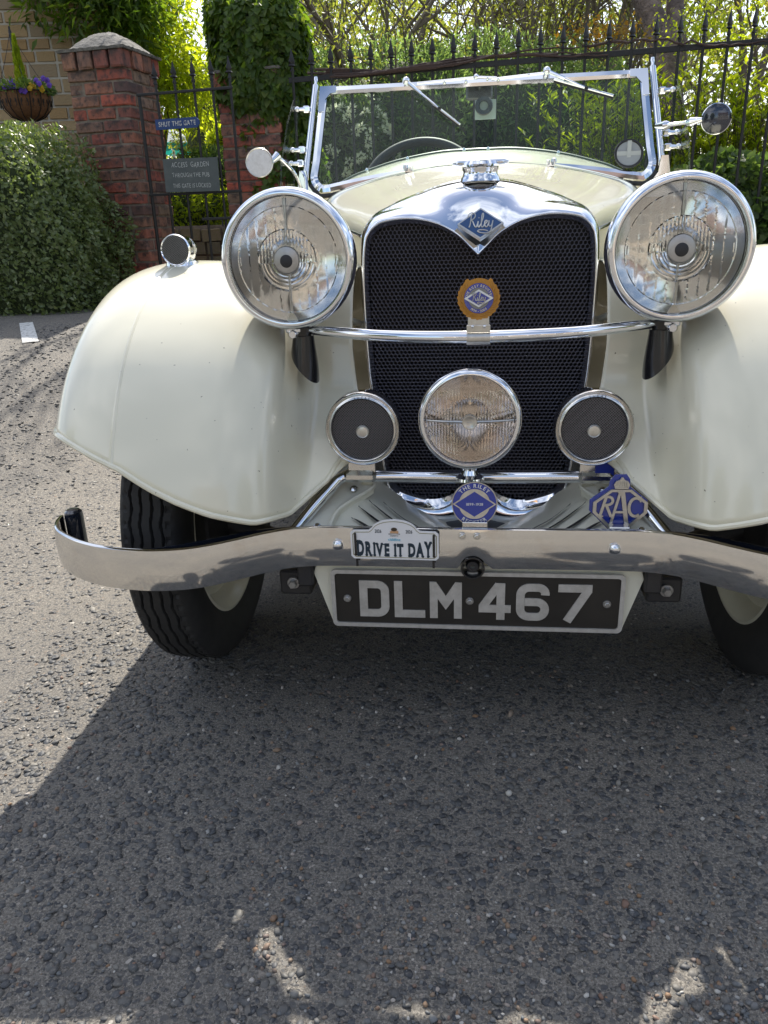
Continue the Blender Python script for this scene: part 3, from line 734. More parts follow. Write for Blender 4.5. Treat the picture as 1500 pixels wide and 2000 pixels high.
# ---- number plate and its backing panel
bp = MB()
pf = [(-.292, .345), (.292, .345), (.300, .318), (.268, .214), (-.268, .214), (-.300, .318)]
bp.prism(pf, (0, 1.287, 0), AX, AZ, .003)
for s in (-1, 1):
    q = [(s * .292, 1.288, .345), (s * .300, 1.288, .318), (s * .268, 1.288, .214), (s * .30, 1.36, .235), (s * .33, 1.36, .33), (s * .325, 1.36, .345)]
    bp.add(q, [tuple(range(6)) if s < 0 else tuple(range(6))[::-1]])
bpo = sub('plate_panel', bp, M['cream_in'], car, smooth=False)
fl = MB(); fl.tube([(x, 1.283, z) for x, z in [(-.290, .338), (.290, .338)]], .003, 6); sub('panel_flange', fl, M['cream_in'], bpo)
PY = 1.2785
def rrect(w, h, r, n=6):
    P = []
    for (cx_, cz_, a0) in ((w / 2 - r, h / 2 - r, 0), (-w / 2 + r, h / 2 - r, 90), (-w / 2 + r, -h / 2 + r, 180), (w / 2 - r, -h / 2 + r, 270)):
        for i in range(n + 1): a = radians(a0 + 90 * i / n); P.append((cx_ + r * cos(a), cz_ + r * sin(a)))
    return P
pc_ = Vector((0, PY, .2725))
np_ = MB(); np_.prism(rrect(.520, .104, .006), pc_, AX, AZ, .004); npl = sub('number_plate', np_, M['plate_black'], car, smooth=False)
bd = MB(); bd.ring(rrect(.534, .117, .010), rrect(.519, .1025, .006), pc_ + Vector((0, -.0035, 0)), AX, AZ, .006); sub('plate_border', bd, M['plate_silver'], npl, smooth=False)
sw = .0152; hc = .0745
def arc(cx_, cz_, rx, rz, a0, a1, n=10): return [(cx_ + rx * cos(radians(a0 + (a1 - a0) * i / n)), cz_ + rz * sin(radians(a0 + (a1 - a0) * i / n))) for i in range(n + 1)]
h2, s2 = hc / 2, sw / 2
CH = {'D': [(([(-.020, h2 - s2), (.006, h2 - s2)] + arc(.006, h2 - s2 - .014, .0145, .014, 80, 0, 6) + arc(.006, -h2 + s2 + .014, .0145, .014, 0, -80, 6) + [(.006, -h2 + s2), (-.020, -h2 + s2)]), True)],
      'L': [([(-.0205, h2), (-.0205, -h2 + s2), (.029, -h2 + s2)], False)],
      'M': None,
      '4': [([(.0115, -h2), (.0115, h2)], False), ([(.008, h2 - .003), (-.0215, -h2 + .026)], False), ([(-.0285, -h2 + .0225), (.030, -h2 + .0225)], False)],
      '6': [((arc(.009, h2 - s2 - .0125, .0135, .0125, -10, 90, 7) + arc(-.006, h2 - s2 - .0155, .0160, .0155, 90, 180, 7) + arc(-.006, -h2 + s2 + .0155, .0160, .0155, 180, 270, 7) + arc(.008, -h2 + s2 + .0150, .0145, .0150, 270, 450, 12) + [(-.0150, -h2 + s2 + .0300)]), False)],
      '7': [([(-.030, h2 - s2), (.0300, h2 - s2)], False), ([(.0235, h2 - .0100), (-.012, -h2)], False)]}
for chh, x in (('D', -.1865), ('L', -.1205), ('M', -.0530), ('4', .0360), ('6', .1050), ('7', .1800)):
    g = MB()
    if chh == 'M': q_ = .0295; g.prism([(-q_, -h2), (-q_ + sw * .95, -h2), (-q_ + sw * .95, h2 - .034), (0, -h2 + .018), (q_ - sw * .95, h2 - .034), (q_ - sw * .95, -h2), (q_, -h2), (q_, h2), (q_ - .012, h2), (0, -h2 + .046), (-q_ + .012, h2), (-q_, h2)], pc_ + Vector((x, -.0022, 0)), AX, AZ, .0022)
    for k_, (st_, cl_) in enumerate(CH[chh] or ()): g.ribbon(st_, sw, pc_ + Vector((x, -.0022 - .0003 * k_, 0)), AX, AZ, .0022, closed=cl_)
    c_ = sub('plate_character', g, M['plate_silver'], npl, smooth=False, recalc=True); c_['label'] = 'raised silver character %s' % chh
for x in (-.2375, -.009, .2375):
    b_ = MB(); hexbolt(b_, (x, PY - .001, .272), .0052, .004); sub('bolt', b_, M['steel'], npl)

# ---- badges
# tall wreath badge on the headlamp bar
bo_ = Vector((.002, 1.340, .8065)); bu = Vector((0, .06, 1)).normalized(); bn = AX.cross(bu)
wr = MB(); P = []
for i in range(144):
    a = 2 * pi * i / 144; aa = (math.degrees(a) - 90) % 360; da = min(aa, 360 - aa)
    r = .0335
    if da > 38: r += .0022 * (((math.degrees(a) + 5) / 15.0) % 1.0 if cos(a) > 0 else 1 - ((math.degrees(a) + 5) / 15.0) % 1.0)
    elif da > 29: r += .0035
    else: r -= .0012
    P.append((r * cos(a) * 1.02, r * sin(a)))
bdg = sub('wreath_badge', wr.prism(P, bo_, AX, bu, .003), M['gold'], car, smooth=False)
lf = MB()
for i in range(26):
    a = radians(-80 + i * 160 / 12.5 if i < 13 else 100 + (i - 13) * 160 / 12.5)
    a = radians(-78 + (i % 13) * 10.2) if i < 13 else pi - radians(-78 + (i % 13) * 10.2)
    c_ = bo_ + AX * (.0292 * cos(a)) + bu * (.0292 * sin(a)) + bn * .0008
    t_ = (-AX * sin(a) + bu * cos(a)) * (1 if i < 13 else -1); r_ = AX * cos(a) + bu * sin(a)
    lf.tube([c_ - t_ * .003 - r_ * .002, c_ + t_ * .004 + r_ * .003], [.0014, .0004], 5)
sub('wreath_leaf', lf, M['gold'], bdg)
en = MB(); en.lathe([(0, .0018), (.0242, .0018), (.0246, .001), (.0246, 0)], bo_, bn, 64); sub('enamel', en, M['blue'], bdg)
en = MB(); en.lathe([(0, .0024), (.0172, .0024), (.0172, .0015)], bo_, bn, 56); sub('inner_disc', en, M['grey_en'], bdg)
dm = MB(); dm.prism([(-.0245, 0), (0, -.0145), (.0245, 0), (0, .0145)], bo_ + bn * .0032, AX, bu, .001); sub('diamond', dm, M['white'], bdg, smooth=False)
dm = MB(); dm.prism([(-.0185, 0), (0, -.0110), (.0185, 0), (0, .0110)], bo_ + bn * .0037, AX, bu, .0008); sub('diamond_enamel', dm, M['blue'], bdg, smooth=False)
lt = script(MB(), bo_ + bn * .0040, AX, bu, .0225, .00055); arc_text(lt, 'THE RILEY REGISTER', bo_ + bn * .0022, .0183, 90, .0042, off=.008, gapk=.03, uy=bu, sx=.92); arc_text(lt, '1954 - 2004', bo_ + bn * .0022, .0227, 270, .0040, off=.008, top=False, gapk=.03, uy=bu)
sub('lettering', lt, M['silver'], bdg, smooth=False)
pl = MB(); pl.rbox((.002, 1.341, .766), (.036, .003, .026), .001); pl.rbox((.002, 1.3395, .757), (.040, .004, .012), .001); pl.tube([(-.018, 1.352, .7405), (.022, 1.352, .7405)], .0134, 24)
brk = sub('badge_clip', pl, M['silver'], car, ang=30)
for x in (-.008, .012): b_ = MB(); dome(b_, (x, 1.3375, .7605), .0028, .002, seg=14); sub('clip_rivet', b_, M['chrome'], brk)
# round blue badge on the bumper
c0 = Vector((-.002, 1.290, .4585)); bu2 = Vector((0, .08, 1)).normalized(); bn2 = AX.cross(bu2)
b_ = MB(); b_.lathe([(0, .001), (.0385, .001), (.0388, .0022), (.0402, .0022), (.0405, .0), (.0405, -.002), (0, -.002)], c0, bn2, 72); rb_ = sub('round_badge', b_, M['silver'], car)
b_ = MB(); b_.lathe([(0, .0020), (.0384, .0020)], c0, bn2, 72); sub('enamel', b_, M['blue'], rb_)
b_ = MB(); b_.lathe([(0, .0026), (.0275, .0026), (.0275, .0018)], c0, bn2, 56); sub('inner_disc', b_, M['silver'], rb_)
b_ = MB(); b_.prism([(-.0385, 0), (0, -.0258), (.0385, 0), (0, .0258)], c0 + bn2 * .0031, AX, bu2, .001); sub('diamond', b_, M['silver'], rb_, smooth=False)
b_ = MB(); b_.prism([(-.0345, 0), (0, -.0230), (.0345, 0), (0, .0230)], c0 + bn2 * .0036, AX, bu2, .001); sub('diamond_enamel', b_, M['blue'], rb_, smooth=False)
lt = MB(); text(lt, '1899-1938', c0 + bn2 * .0040 - bu2 * .0023, AX, bu2, .0048, off=.008, gapk=.03); arc_text(lt, 'THE RILEY', c0 + bn2 * .0028, .0300, 90, .0068, off=.014, gapk=.06, uy=bu2); arc_text(lt, 'REGISTER', c0 + bn2 * .0028, .0368, 270, .0068, off=.014, top=False, gapk=.06, uy=bu2)
sub('lettering', lt, M['white'], rb_, smooth=False)
b_ = MB(); b_.rbox((-.001, 1.276, .418), (.045, .004, .022), .001); sub('badge_bracket', b_, M['chrome_dull'], rb_, smooth=False)
# lozenge badge with crown, blue behind, silver fretwork
c1 = Vector((.2515, 1.300, .4535)); k = .0475
hexo = [(-.36, .62), (-.98, .12), (-.98, -.28), (-.30, -.98), (.30, -.98), (.98, -.28), (.98, .12), (.36, .62)]
hexo = [(p[0] * k, p[1] * k) for p in hexo]
b_ = MB(); bl = [(p[0] * 1.06 - .003, p[1] * 1.04 + .003) for p in hexo]; bl2 = bl[:0] + [bl[7], (.017 - .003, .047), (.008, .056), (-.012, .055), (-.020, .044), bl[0]] + bl[1:7]
b_.prism(bl2[::-1], c1 + Vector((0, .0045, 0)), AX, AZ, .003); rac = sub('lozenge_badge', b_, M['blue'], car, smooth=False)
b_ = MB(); b_.ring(hexo, [(p[0] * .87, p[1] * .87 - .0004) for p in hexo], c1, AX, AZ, .004); b_.prism([(-.017, -.0405), (.017, -.0405), (.013, -.047), (.0, -.052), (-.013, -.047)][::-1], c1 + Vector((0, -.0005, 0)), AX, AZ, .004); sub('badge_frame', b_, M['silver'], rac, smooth=False, recalc=True)
b_ = MB(); b_.prism([(-.011, .0), (.011, .0), (.0135, .008), (.010, .014), (.004, .0165), (.0015, .021), (-.0015, .021), (-.004, .0165), (-.010, .014), (-.0135, .008)], c1 + Vector((0, -.001, .031)), AX, AZ, .004)
for q in range(-2, 3): b_.tube([c1 + Vector((q * .0045, -.0015, .033)), c1 + Vector((q * .0035, -.0015, .045))], .0008, 5)
sub('crown', b_, M['silver'], rac, smooth=False)
w_ = .0062; Lr = MB(); oR = c1 + Vector((0, .0005, 0))
A_ = [([(-.0145, -.036), (-.0015, .025)], w_ * .72), ([(.0130, -.036), (.0025, .025)], w_ * 1.15), ([(-.010, -.012), (.008, -.012)], .004)]
for i, (P, w) in enumerate(A_): Lr.ribbon(P, w, oR + Vector((0, -.0004 * i, 0)), AX, AZ, .003)
for i, P in enumerate(([(-.0185, -.0355), (-.0100, -.0355)], [(.008, -.0355), (.0185, -.0355)], [(-.006, .0255), (.006, .0255)])): Lr.ribbon(P, .0028, oR + Vector((0, -.0016, 0)), AX, AZ, .003)
Rr_ = [([(-.0335, -.020), (-.0245, .016)], w_ * .8), ([(-.031, .0155)] + arc(-.0215, .0085, .0085, .0075, 95, -80, 8) + [(-.027, .0)], .0045), ([(-.0235, 0), (-.0150, -.0195), (-.0100, -.0195)], .0048)]
for i, (P, w) in enumerate(Rr_): Lr.ribbon(P, w, oR + Vector((0, .0008 - .0003 * i, 0)), AX, AZ, .003)
Lr.ribbon([(-.0375, -.0205), (-.028, -.0205)], .0028, oR, AX, AZ, .003)
Lr.ribbon(arc(.0265, -.003, .0115, .0170, 55, 305, 14), .0050, oR + Vector((0, .0003, 0)), AX, AZ, .003); Lr.ribbon([(.0340, .0165), (.0340, .0065)], .0025, oR, AX, AZ, .003)
sub('badge_letters', Lr, M['silver'], rac, smooth=False, recalc=True)
b_ = MB()
for x in (-.009, .009): dome(b_, c1 + Vector((x, -.001, -.0445)), .003, .002, seg=14)
sub('badge_rivet', b_, M['chrome'], rac)
b_ = MB(); b_.rbox((c1.x, 1.295, .412), (.036, .018, .012), .002); sub('badge_bracket', b_, M['chrome_dull'], rac, smooth=False)

# rally plate strapped to the bumper : a thing of its own
RP = (-.142, 1.256, .357)
rp = thing('rally_plate', 'white arched rally plate reading DRIVE IT DAY strapped to the chrome bumper', 'rally plate', RP)
pw, ph = .157, .055
def rally_outline(g=0):
    w, h = pw / 2 - g, ph / 2 - g; r = .005
    P = [(-w + r, -h), (w - r, -h), (w, -h + r), (w, h - r), (w - r, h)]
    P += [(.046 - g * .3 , h + .0006)] + [(.040 * cos(radians(a)) * (1 - g * 3), h + .002 - .0 + .0195 * sin(radians(a))) for a in range(10, 171, 10)] + [(-.046 + g * .3, h + .0006)]
    P += [(-w + r, h), (-w, h - r), (-w, -h + r)]
    return P
M['print_white'] = mat('print_white', (.80, .80, .82), .3, coat=.3); M['print_grey'] = mat('print_grey', (.30, .28, .18), .4); M['print_navy'] = mat('print_navy', (.012, .03, .05), .4)
rc = Vector((-.1425, 1.2520, .3925)); ru = Vector((.0, .0, 1)); rx = Vector((1, .0, -.012)).normalized()
b_ = MB(); b_.prism(rally_outline(), rc, rx, ru, .0025); base = obj('plate', b_, M['print_white'], rp, smooth=False)
b_ = MB(); o_, i_ = rally_outline(.0032), rally_outline(.0045); b_.ring(o_, i_, rc + Vector((0, -.0003, 0)), rx, ru, .0003); obj('border_line', b_, M['print_grey'], rp, smooth=False)
b_ = MB(); dkh = lambda t: .88 + .26 * t * t
text(b_, 'DRIVE IT DAY', rc + Vector((0, -.0004, 0)) - ru * .0205, rx, ru, .0255, off=.055, sx=.475, gapk=.05, hfun=dkh)
gs0 = [glyph(ch, .055) if ch != ' ' else ([], [], .30) for ch in 'DRIVE IT DAY']; tot = sum(g[2] + .05 for g in gs0) - .05; x_ = -tot / 2; kk = .0255 / .70
for ch, g in zip('DRIVE IT DAY', gs0):
    xc = (x_ + g[2] / 2) / (tot / 2); hk = dkh(xc)
    if ch in 'DRIVEAYT':
        for (fx_, top_) in {'D': ((.13, 0), (.13, 1)), 'R': ((.13, 0), (.13, 1), (.60, 0)), 'I': ((.13, 0), (.13, 1)), 'V': ((.08, 1), (.62, 1)), 'E': ((.13, 0), (.13, 1)), 'A': ((.08, 0), (.62, 0)), 'Y': ((.08, 1), (.58, 1), (.33, 0)), 'T': ((.32, 0),)}[ch]:
            p_ = rc + rx * ((x_ + fx_) * kk * .475) + ru * (-.0205 + (.66 * kk * hk if top_ else .02 * kk)) + Vector((0, -.0007, 0))
            b_.box(p_, (.0052, .0004, .0020))
    x_ += g[2] + .05
obj('title_lettering', b_, M['print_navy'], rp, smooth=False)
b_ = MB(); text(b_, '2026', rc + Vector((0, -.0004, 0)) + rx * -.0285 + ru * .0235, rx, ru, .0062, off=.02, sx=.62); text(b_, '2026', rc + Vector((0, -.0004, 0)) + rx * .0265 + ru * .0235, rx, ru, .0062, off=.02, sx=.62); obj('year_lettering', b_, M['print_navy'], rp, smooth=False)
M['cyan'] = mat('print_cyan', (.03, .42, .62), .4)
b_ = MB(); text(b_, 'childline', rc + Vector((0, -.0004, 0)) + ru * .0085, rx, ru, .0052, off=.012, sx=.85); obj('sponsor_lettering', b_, M['cyan'], rp, smooth=False)
b_ = MB(); text(b_, 'IN SUPPORT OF', rc + Vector((0, -.0004, 0)) + ru * .0170, rx, ru, .0018, off=.01, sx=.75); obj('small_lettering', b_, M['print_navy'], rp, smooth=False)
M['print_car'] = mat('print_peach', (.62, .36, .20), .5); M['print_brown'] = mat('print_brown', (.05, .035, .02), .5)
b_ = MB(); o = rc + Vector((0, -.0005, 0)) + ru * .026; b_.prism([(-.007, -.003), (.007, -.003), (.008, 0), (.006, .002), (-.005, .002), (-.0075, 0)], o, rx, ru, .0004); obj('car_picture', b_, M['print_car'], rp, smooth=False)
b_ = MB(); b_.prism([(.0055 * cos(a), .0045 + .0035 * sin(a)) for a in np.linspace(0, 2 * pi, 14, endpoint=False)], o + Vector((0, -.0003, 0)), rx, ru, .0004); b_.ring([(.0105 * cos(a), -.0045 + .0018 * sin(a)) for a in np.linspace(0, 2 * pi, 20, endpoint=False)], [(.0095 * cos(a), -.0045 + .0012 * sin(a)) for a in np.linspace(0, 2 * pi, 20, endpoint=False)], o, rx, ru, .0003); obj('car_picture', b_, M['print_brown'], rp, smooth=False)
for x in (-.070, .070):
    b_ = MB(); b_.rbox(rc + rx * x + Vector((0, -.0015, .0005)), (.0042, .0018, .044), .0008); b_.box(rc + rx * (x * .985) + Vector((0, .003, -.034)), (.0042, .0015, .020)); obj('strap', b_, M['black'], rp, smooth=False)

# ---- side lamps on the wings
for s in (-1, 1):
    c_ = Vector((s * .604, 1.605, .8925)); a_ = Vector((0, -1, 0))
    b_ = MB(); b_.lathe([(.0265, .034), (.029, .036), (.0305, .033), (.0305, .026), (.0285, .023), (.0285, -.005), (.026, -.025), (.018, -.042), (0, -.050)], c_, a_, 48)
    sl_ = sub('side_lamp', b_, M['chrome'], car)
    b_ = MB(); b_.lathe([(0, .0345), (.0265, .0345)], c_, a_, 40); sub('lamp_mesh', b_, M['steel'], sl_)
    b_ = MB()
    for q in (1, -1):
        t = -.024
        while t < .0245:
            L_ = sqrt(.0262 ** 2 - t * t); dd = Vector((1, 0, q)).normalized(); nn = Vector((-q, 0, 1)).normalized()
            b_.tube([c_ + Vector((0, -.0352, 0)) + nn * t - dd * L_, c_ + Vector((0, -.0352, 0)) + nn * t + dd * L_], .0005, 4, cap=False); t += .0024
    mm = sub('mesh_screen', b_, M['dark'], sl_, smooth=False); mm['kind'] = 'stuff'
    b_ = MB(); b_.lathe([(.034, -.034), (.032, -.024), (.022, -.019), (.020, -.014)], c_, (0, 0, 1), 32, sc=(1, 1)); sub('lamp_foot', b_, M['chrome'], sl_)

# ---- windscreen
wy = lambda z: 2.60 + (z - 1.05) * .42             # raked back
def wsx(z, e=0): return .528 - (z - 1.05) * .10 + e
def ws_outline(e, n=8):
    zt = 1.338 + e; r = .055 + e; P = []
    xb = .528 + e
    P += [(0, 1.072 - e)] + [(x, 1.072 - e - .048 * (x / .48) ** 2) for x in np.linspace(.06, .46, 9)]
    cz_ = 1.022 - e + r
    P += [(xb - r + r * sin(radians(a)), cz_ - r * cos(radians(a))) for a in range(20, 91, 10)]
    P += [(wsx(z, e), z) for z in np.linspace(1.12, zt - .002, 6)]
    P += [(wsx(zt, e) - .003, zt)] + [(x, zt) for x in np.linspace(.44, 0, 8)]
    return P
def ws3(P, dy=0): h = [(p[0], wy(p[1]) + dy, p[1]) for p in P]; return h[:-1] + [(-p[0], p[1], p[2]) for p in h[:0:-1]]
o1, o2, o3 = ws_outline(0), ws_outline(-.012), ws_outline(-.022)
wf = MB(); wf.grid([ws3(o1, .012), ws3(o1, -.006), ws3(o2, -.010), ws3(o3, -.005), ws3(o3, .012)], cu=True, cv=True)
M['ws_chrome'] = M['chrome']
wsf = sub('windscreen', wf, M['chrome'], car, ang=30, recalc=True)
gl = MB(); P = ws3(ws_outline(-.018), .002); P2 = ws3(ws_outline(-.018), .007); n = len(P); gl.add(P + P2, [tuple(range(n)), tuple(range(n, 2 * n))[::-1]] + [(i, n + i, n + (i + 1) % n, (i + 1) % n) for i in range(n)])
sub('glass', gl, M['glass'], wsf, smooth=False)
sl_ = MB(); sl_.tube([Vector(p) + Vector((0, -.006, -.009)) for p in ws3(ws_outline(.002), 0)[2:16]][:14], .007, 8); sl_.tube([Vector((-p[0], p[1], p[2])) + Vector((0, -.006, -.009)) for p in ws3(ws_outline(.002), 0)[2:16]], .007, 8)
sl_.tube([(x, wy(1.06) - .004, 1.066 - .048 * (x / .48) ** 2) for x in np.linspace(-.1, .1, 7)], .007, 8)
sub('rubber_seal', sl_, M['blackm'], wsf)
for s in (-1, 1):
    p_ = MB()
    p_.tube([(s * (wsx(z) + .020), wy(z) + .004, z) for z in (1.00, 1.10, 1.2, 1.345)], .0095, 14)
    p_.tube([(s * (wsx(1.345) + .020), wy(1.345) + .004, 1.345), (s * (wsx(1.345) + .020), wy(1.35) + .004, 1.352), (s * (wsx(1.345) + .020), wy(1.37) + .004, 1.362), (s * (wsx(1.345) + .020), wy(1.37) + .004, 1.372)], [.0075, .004, .0065, .005], 12)
    # flared foot plate on the scuttle side
    p_.prism([(s * .470, .985), (s * .560, .955), (s * .572, 1.0), (s * .556, 1.09), (s * .536, 1.09), (s * .530, 1.045), (s * .505, 1.012), (s * .47, 1.000)][::(1 if s > 0 else -1)], (0, 2.575, 0), AX, AZ, .010)
    po = sub('windscreen_pillar', p_, M['chrome'], car, ang=35, recalc=True)
    p_ = MB()
    for z in (1.115, 1.155, 1.275): p_.rbox((s * (wsx(z) + .040), wy(z) + .002, z), (.022, .026, .020), .004); p_.tube([(s * (wsx(z) + .045), wy(z) - .006, z), (s * (wsx(z) + .068), wy(z) - .012, z)], [.007, .005], 10); dome(p_, (s * (wsx(z) + .068), wy(z) - .014, z), .008, .008, (s * .4, -1, 0), 12)
    sub('pillar_clamp', p_, M['chrome'], po, ang=35)
    # side wind deflector : glass plate seen nearly edge on
    g_ = MB(); q = []
    for (dx, dy, z) in ((.048, .030, 1.02), (.046, -.15, 1.03), (.048, -.17, 1.10), (.056, -.12, 1.22), (.064, -.04, 1.30), (.068, .03, 1.31), (.056, .035, 1.15)):
        q.append(Vector((s * (wsx(z) + dx + .012), wy(z) + dy, z)))
    nrm_ = (q[1] - q[0]).cross(q[5] - q[0]).normalized() * .0025; m_ = len(q)
    g_.add([p + nrm_ for p in q] + [p - nrm_ for p in q], [tuple(range(m_)), tuple(range(m_, 2 * m_))[::-1]] + [(i, m_ + i, m_ + (i + 1) % m_, (i + 1) % m_) for i in range(m_)])
    gp = sub('wind_deflector', g_, M['wing_glass'], car, smooth=False, recalc=True)
# driver's mirrors
mc = at(507, 318, 2.44); b_ = MB(); ax_ = Vector((.12, -1, .10))
b_.lathe([(.0, .004), (.037, .004), (.0395, .006), (.041, .003), (.040, -.003), (.03, -.012), (0, -.018)], mc, ax_, 48); mi_ = sub('wing_mirror', b_, M['silver'], car)
b_ = MB(); e1 = at(540, 305, 2.47); e2 = at(575, 338, 2.5); e3 = at(590, 372, 2.54); b_.tube(cat1([mc + Vector((.035, .01, 0)), e1, e2, e3], 12), [.005] * 12, 10); b_.tube([mc + Vector((.03, .012, 0)), e1 + Vector((.005, .0, .002))], [.007, .013], 12); sub('mirror_arm', b_, M['chrome'], mi_)
mc = at(1399, 232, 2.50); b_ = MB(); ax_ = Vector((-.25, -1, -.05))
b_.lathe([(.0, .010), (.030, .008), (.0385, .003), (.0385, 0)], mc, ax_, 48); mi_ = sub('wing_mirror', b_, M['mirror_back'], car)
b_ = MB(); b_.lathe([(.0385, .004), (.0405, .003), (.0410, -.003), (.039, -.008), (0, -.009)], mc, ax_, 48); sub('mirror_rim', b_, M['chrome'], mi_)
b_ = MB(); e0_ = at(1372, 233, 2.50); e1 = at(1350, 238, 2.52); e2 = at(1300, 245, 2.56); b_.tube([e0_, e1, at(1340, 240, 2.53)], [.005, .0125, .006], 14); b_.tube([e1, e2], .0052, 12); b_.tube([e2 + Vector((.012, 0, .001)), e2, at(1283, 246, 2.60)], [.008, .013, .008], 14); sub('mirror_arm', b_, M['chrome'], mi_)
# wipers
def wip(pv, ae, b0_, b1_, Y_=2.60):
    def w3(u, v, dy):
        z = at(u, v, 2.65).z
        for _ in range(4): p = at(u, v, wy(z) + dy); z = p.z
        return p
    b_ = MB(); p0 = w3(*pv, -.03); dome(b_, p0, .0115, .012, (0, -1, .3), 16); b_.lathe([(.010, .0), (.012, -.022)], p0, (0, -1, 0), 16)
    p1 = w3(*ae, -.02); mid = p0.lerp(p1, .45); b_.tube([p0, mid], [.0058, .0050], 10); b_.tube([mid, p1], .0032, 8)
    w = sub('wiper', b_, M['chrome'], wsf)
    b_ = MB(); q0, q1 = w3(*b0_, -.016), w3(*b1_, -.016); b_.tube([q0, q1], .0038, 8); sub('wiper_blade', b_, M['chrome'], wsf)
    b_ = MB(); b_.tube([q0 + Vector((0, .004, -.006)), q1 + Vector((0, .004, -.006))], .003, 6); b_.tube([p1 + Vector((0, 0, -.004)), p1 + Vector((0, 0, .004))], .006, 8); sub('wiper_rubber', b_, M['blackm'], wsf)
wip((793, 158), (858, 212), (846, 203), (898, 243)); wip((1068, 138), (1145, 172), (1082, 155), (1198, 187))
b_ = MB(); zt = 1.330
for a, c in (((815, 163), (925, 152)), ((930, 151), (970, 152)), ((960, 155), (1062, 143))): b_.tube([at(*a, wy(1.33) - .026), at(*c, wy(1.33) - .026)], .0038, 8)
for p in ((930, 150), (952, 155), (868, 162), (910, 160), (973, 156), (1032, 147)): dome(b_, at(*p, wy(1.33) - .022), .008 if p[0] == 930 else .005, .010, (0, -1, .2), 12)
sub('wiper_linkage', b_, M['chrome'], wsf)
for s in (-1, 1):
    b_ = MB(); zc = 1.315; b_.prism([(s * .45, 1.340), (s * .502, 1.340), (s * .506, 1.265), (s * .488, 1.265), (s * .484, 1.300), (s * .468, 1.318), (s * .45, 1.320)], (0, wy(0) - .0125, 0), AX, Vector((0, .42, 1)), .003); sub('corner_plate', b_, M['chrome'], wsf, smooth=False, recalc=True)
# interior mirror / camera hanging behind the glass, card and round disc holder
b_ = MB(); b_.rbox(at(936, 178, 2.78), (.085, .02, .05), .006); b_.tube([at(936, 150, 2.72), at(936, 178, 2.78)], .008, 10); im = sub('interior_mirror', b_, M['black'], car)
b_ = MB(); b_.lathe([(.013, .003), (.015, .006), (.026, .006), (.028, .002), (.026, -.006), (.015, -.006)], at(945, 207, 2.735), (0, -1, .1), 40); sub('sucker_ring', b_, M['black'], im)
b_ = MB(); b_.rbox(at(948, 214, 2.745), (.066, .002, .056), .0005); sub('paper_card', b_, mat('grey_card', (.45, .48, .46), .6), im, smooth=False)
dc = at(1228, 300, 2.612); b_ = MB(); b_.lathe([(.036, .002), (.038, .005), (.042, .005), (.0435, 0), (.042, -.004), (.036, -.003)], dc, (0, -1, .35), 56); dh = sub('licence_holder', b_, M['blackm'], car)
dd_ = Vector((0, -1, .35)).normalized(); du = AX.cross(dd_) * -1
b_ = MB(); b_.lathe([(0, .001), (.036, .001)], dc, dd_, 40); sub('paper_disc', b_, mat('grey_paper', (.30, .32, .33), .5), dh)
b_ = MB(); du = Vector((0, .33, .94)); b_.box(dc + dd_ * .003, (.070, .001, .012)); b_.box(dc + dd_ * .0045, (.012, .001, .068)); sub('printed_cross', b_, mat('pale_print', (.42, .45, .46), .5), dh, smooth=False)
# steering wheel and cockpit
sc_ = Vector((-.205, 3.00, 1.040)); n_ = Vector((0, -.80, .60)).normalized(); u_ = AX; v_ = n_.cross(u_)
b_ = MB(); b_.tube([sc_ + u_ * (.205 * cos(a)) + v_ * (.205 * sin(a)) for a in np.linspace(0, 2 * pi, 64, endpoint=False)], .0160, 12, closed=True); sw_ = sub('steering_wheel', b_, M['blackm'], car)
b_ = MB()
for a in (radians(90), radians(210), radians(330)): b_.tube([sc_, sc_ + u_ * (.2 * cos(a)) - v_ * (.2 * sin(a))], .007, 8)
b_.tube([sc_, sc_ + Vector((0, -.35, -.25))], .018, 12); sub('spoke', b_, M['dark'], sw_)
# body tub
def tub(s):
    G_ = []
    for Yt, zt, xo in ((2.87, 1.06, .545), (2.95, .96, .555), (3.1, .84, .565), (3.5, .80, .585), (3.8, .86, .59), (4.1, .93, .58), (4.5, .93, .54), (4.9, .88, .46), (5.15, .74, .36)):
        G_.append([(s * (xo - .03), Yt, zt), (s * xo, Yt, zt + .004), (s * (xo + .012), Yt, zt - .03), (s * (xo + .02), Yt, .7 if zt > .75 else .68), (s * xo, Yt, .5), (s * (xo - .03), Yt, .34)])
    return G_
for s in (-1, 1): sub('body_side', MB().grid(tub(s), flip=s < 0), M['cream'], car, ang=0)
b_ = MB(); b_.grid([[(-.54, 4.35, .93), (0, 4.35, .955), (.54, 4.35, .93)], [(-.5, 4.75, .90), (0, 4.75, .93), (.5, 4.75, .90)], [(-.38, 5.12, .77), (0, 5.18, .80), (.38, 5.12, .77)], [(-.36, 5.2, .36), (0, 5.26, .36), (.36, 5.2, .36)]]); sub('boot', b_, M['cream'], car)
b_ = MB(); b_.rbox((0, 3.6, .36), (1.06, 2.2, .03), .005); sub('floor', b_, M['blackm'], car)
for x in (-.27, .27):
    b_ = MB(); b_.rbox((x, 3.55, .52), (.46, .5, .16), .04); b_.rbox((x, 3.86, .72), (.46, .14, .46), .04, Matrix.Rotation(-.2, 3, 'X')); sub('seat', b_, M['leather'], car)
b_ = MB(); b_.rbox((0, 2.9, .95), (.98, .03, .18), .01); sub('dashboard', b_, M['leather'], car)
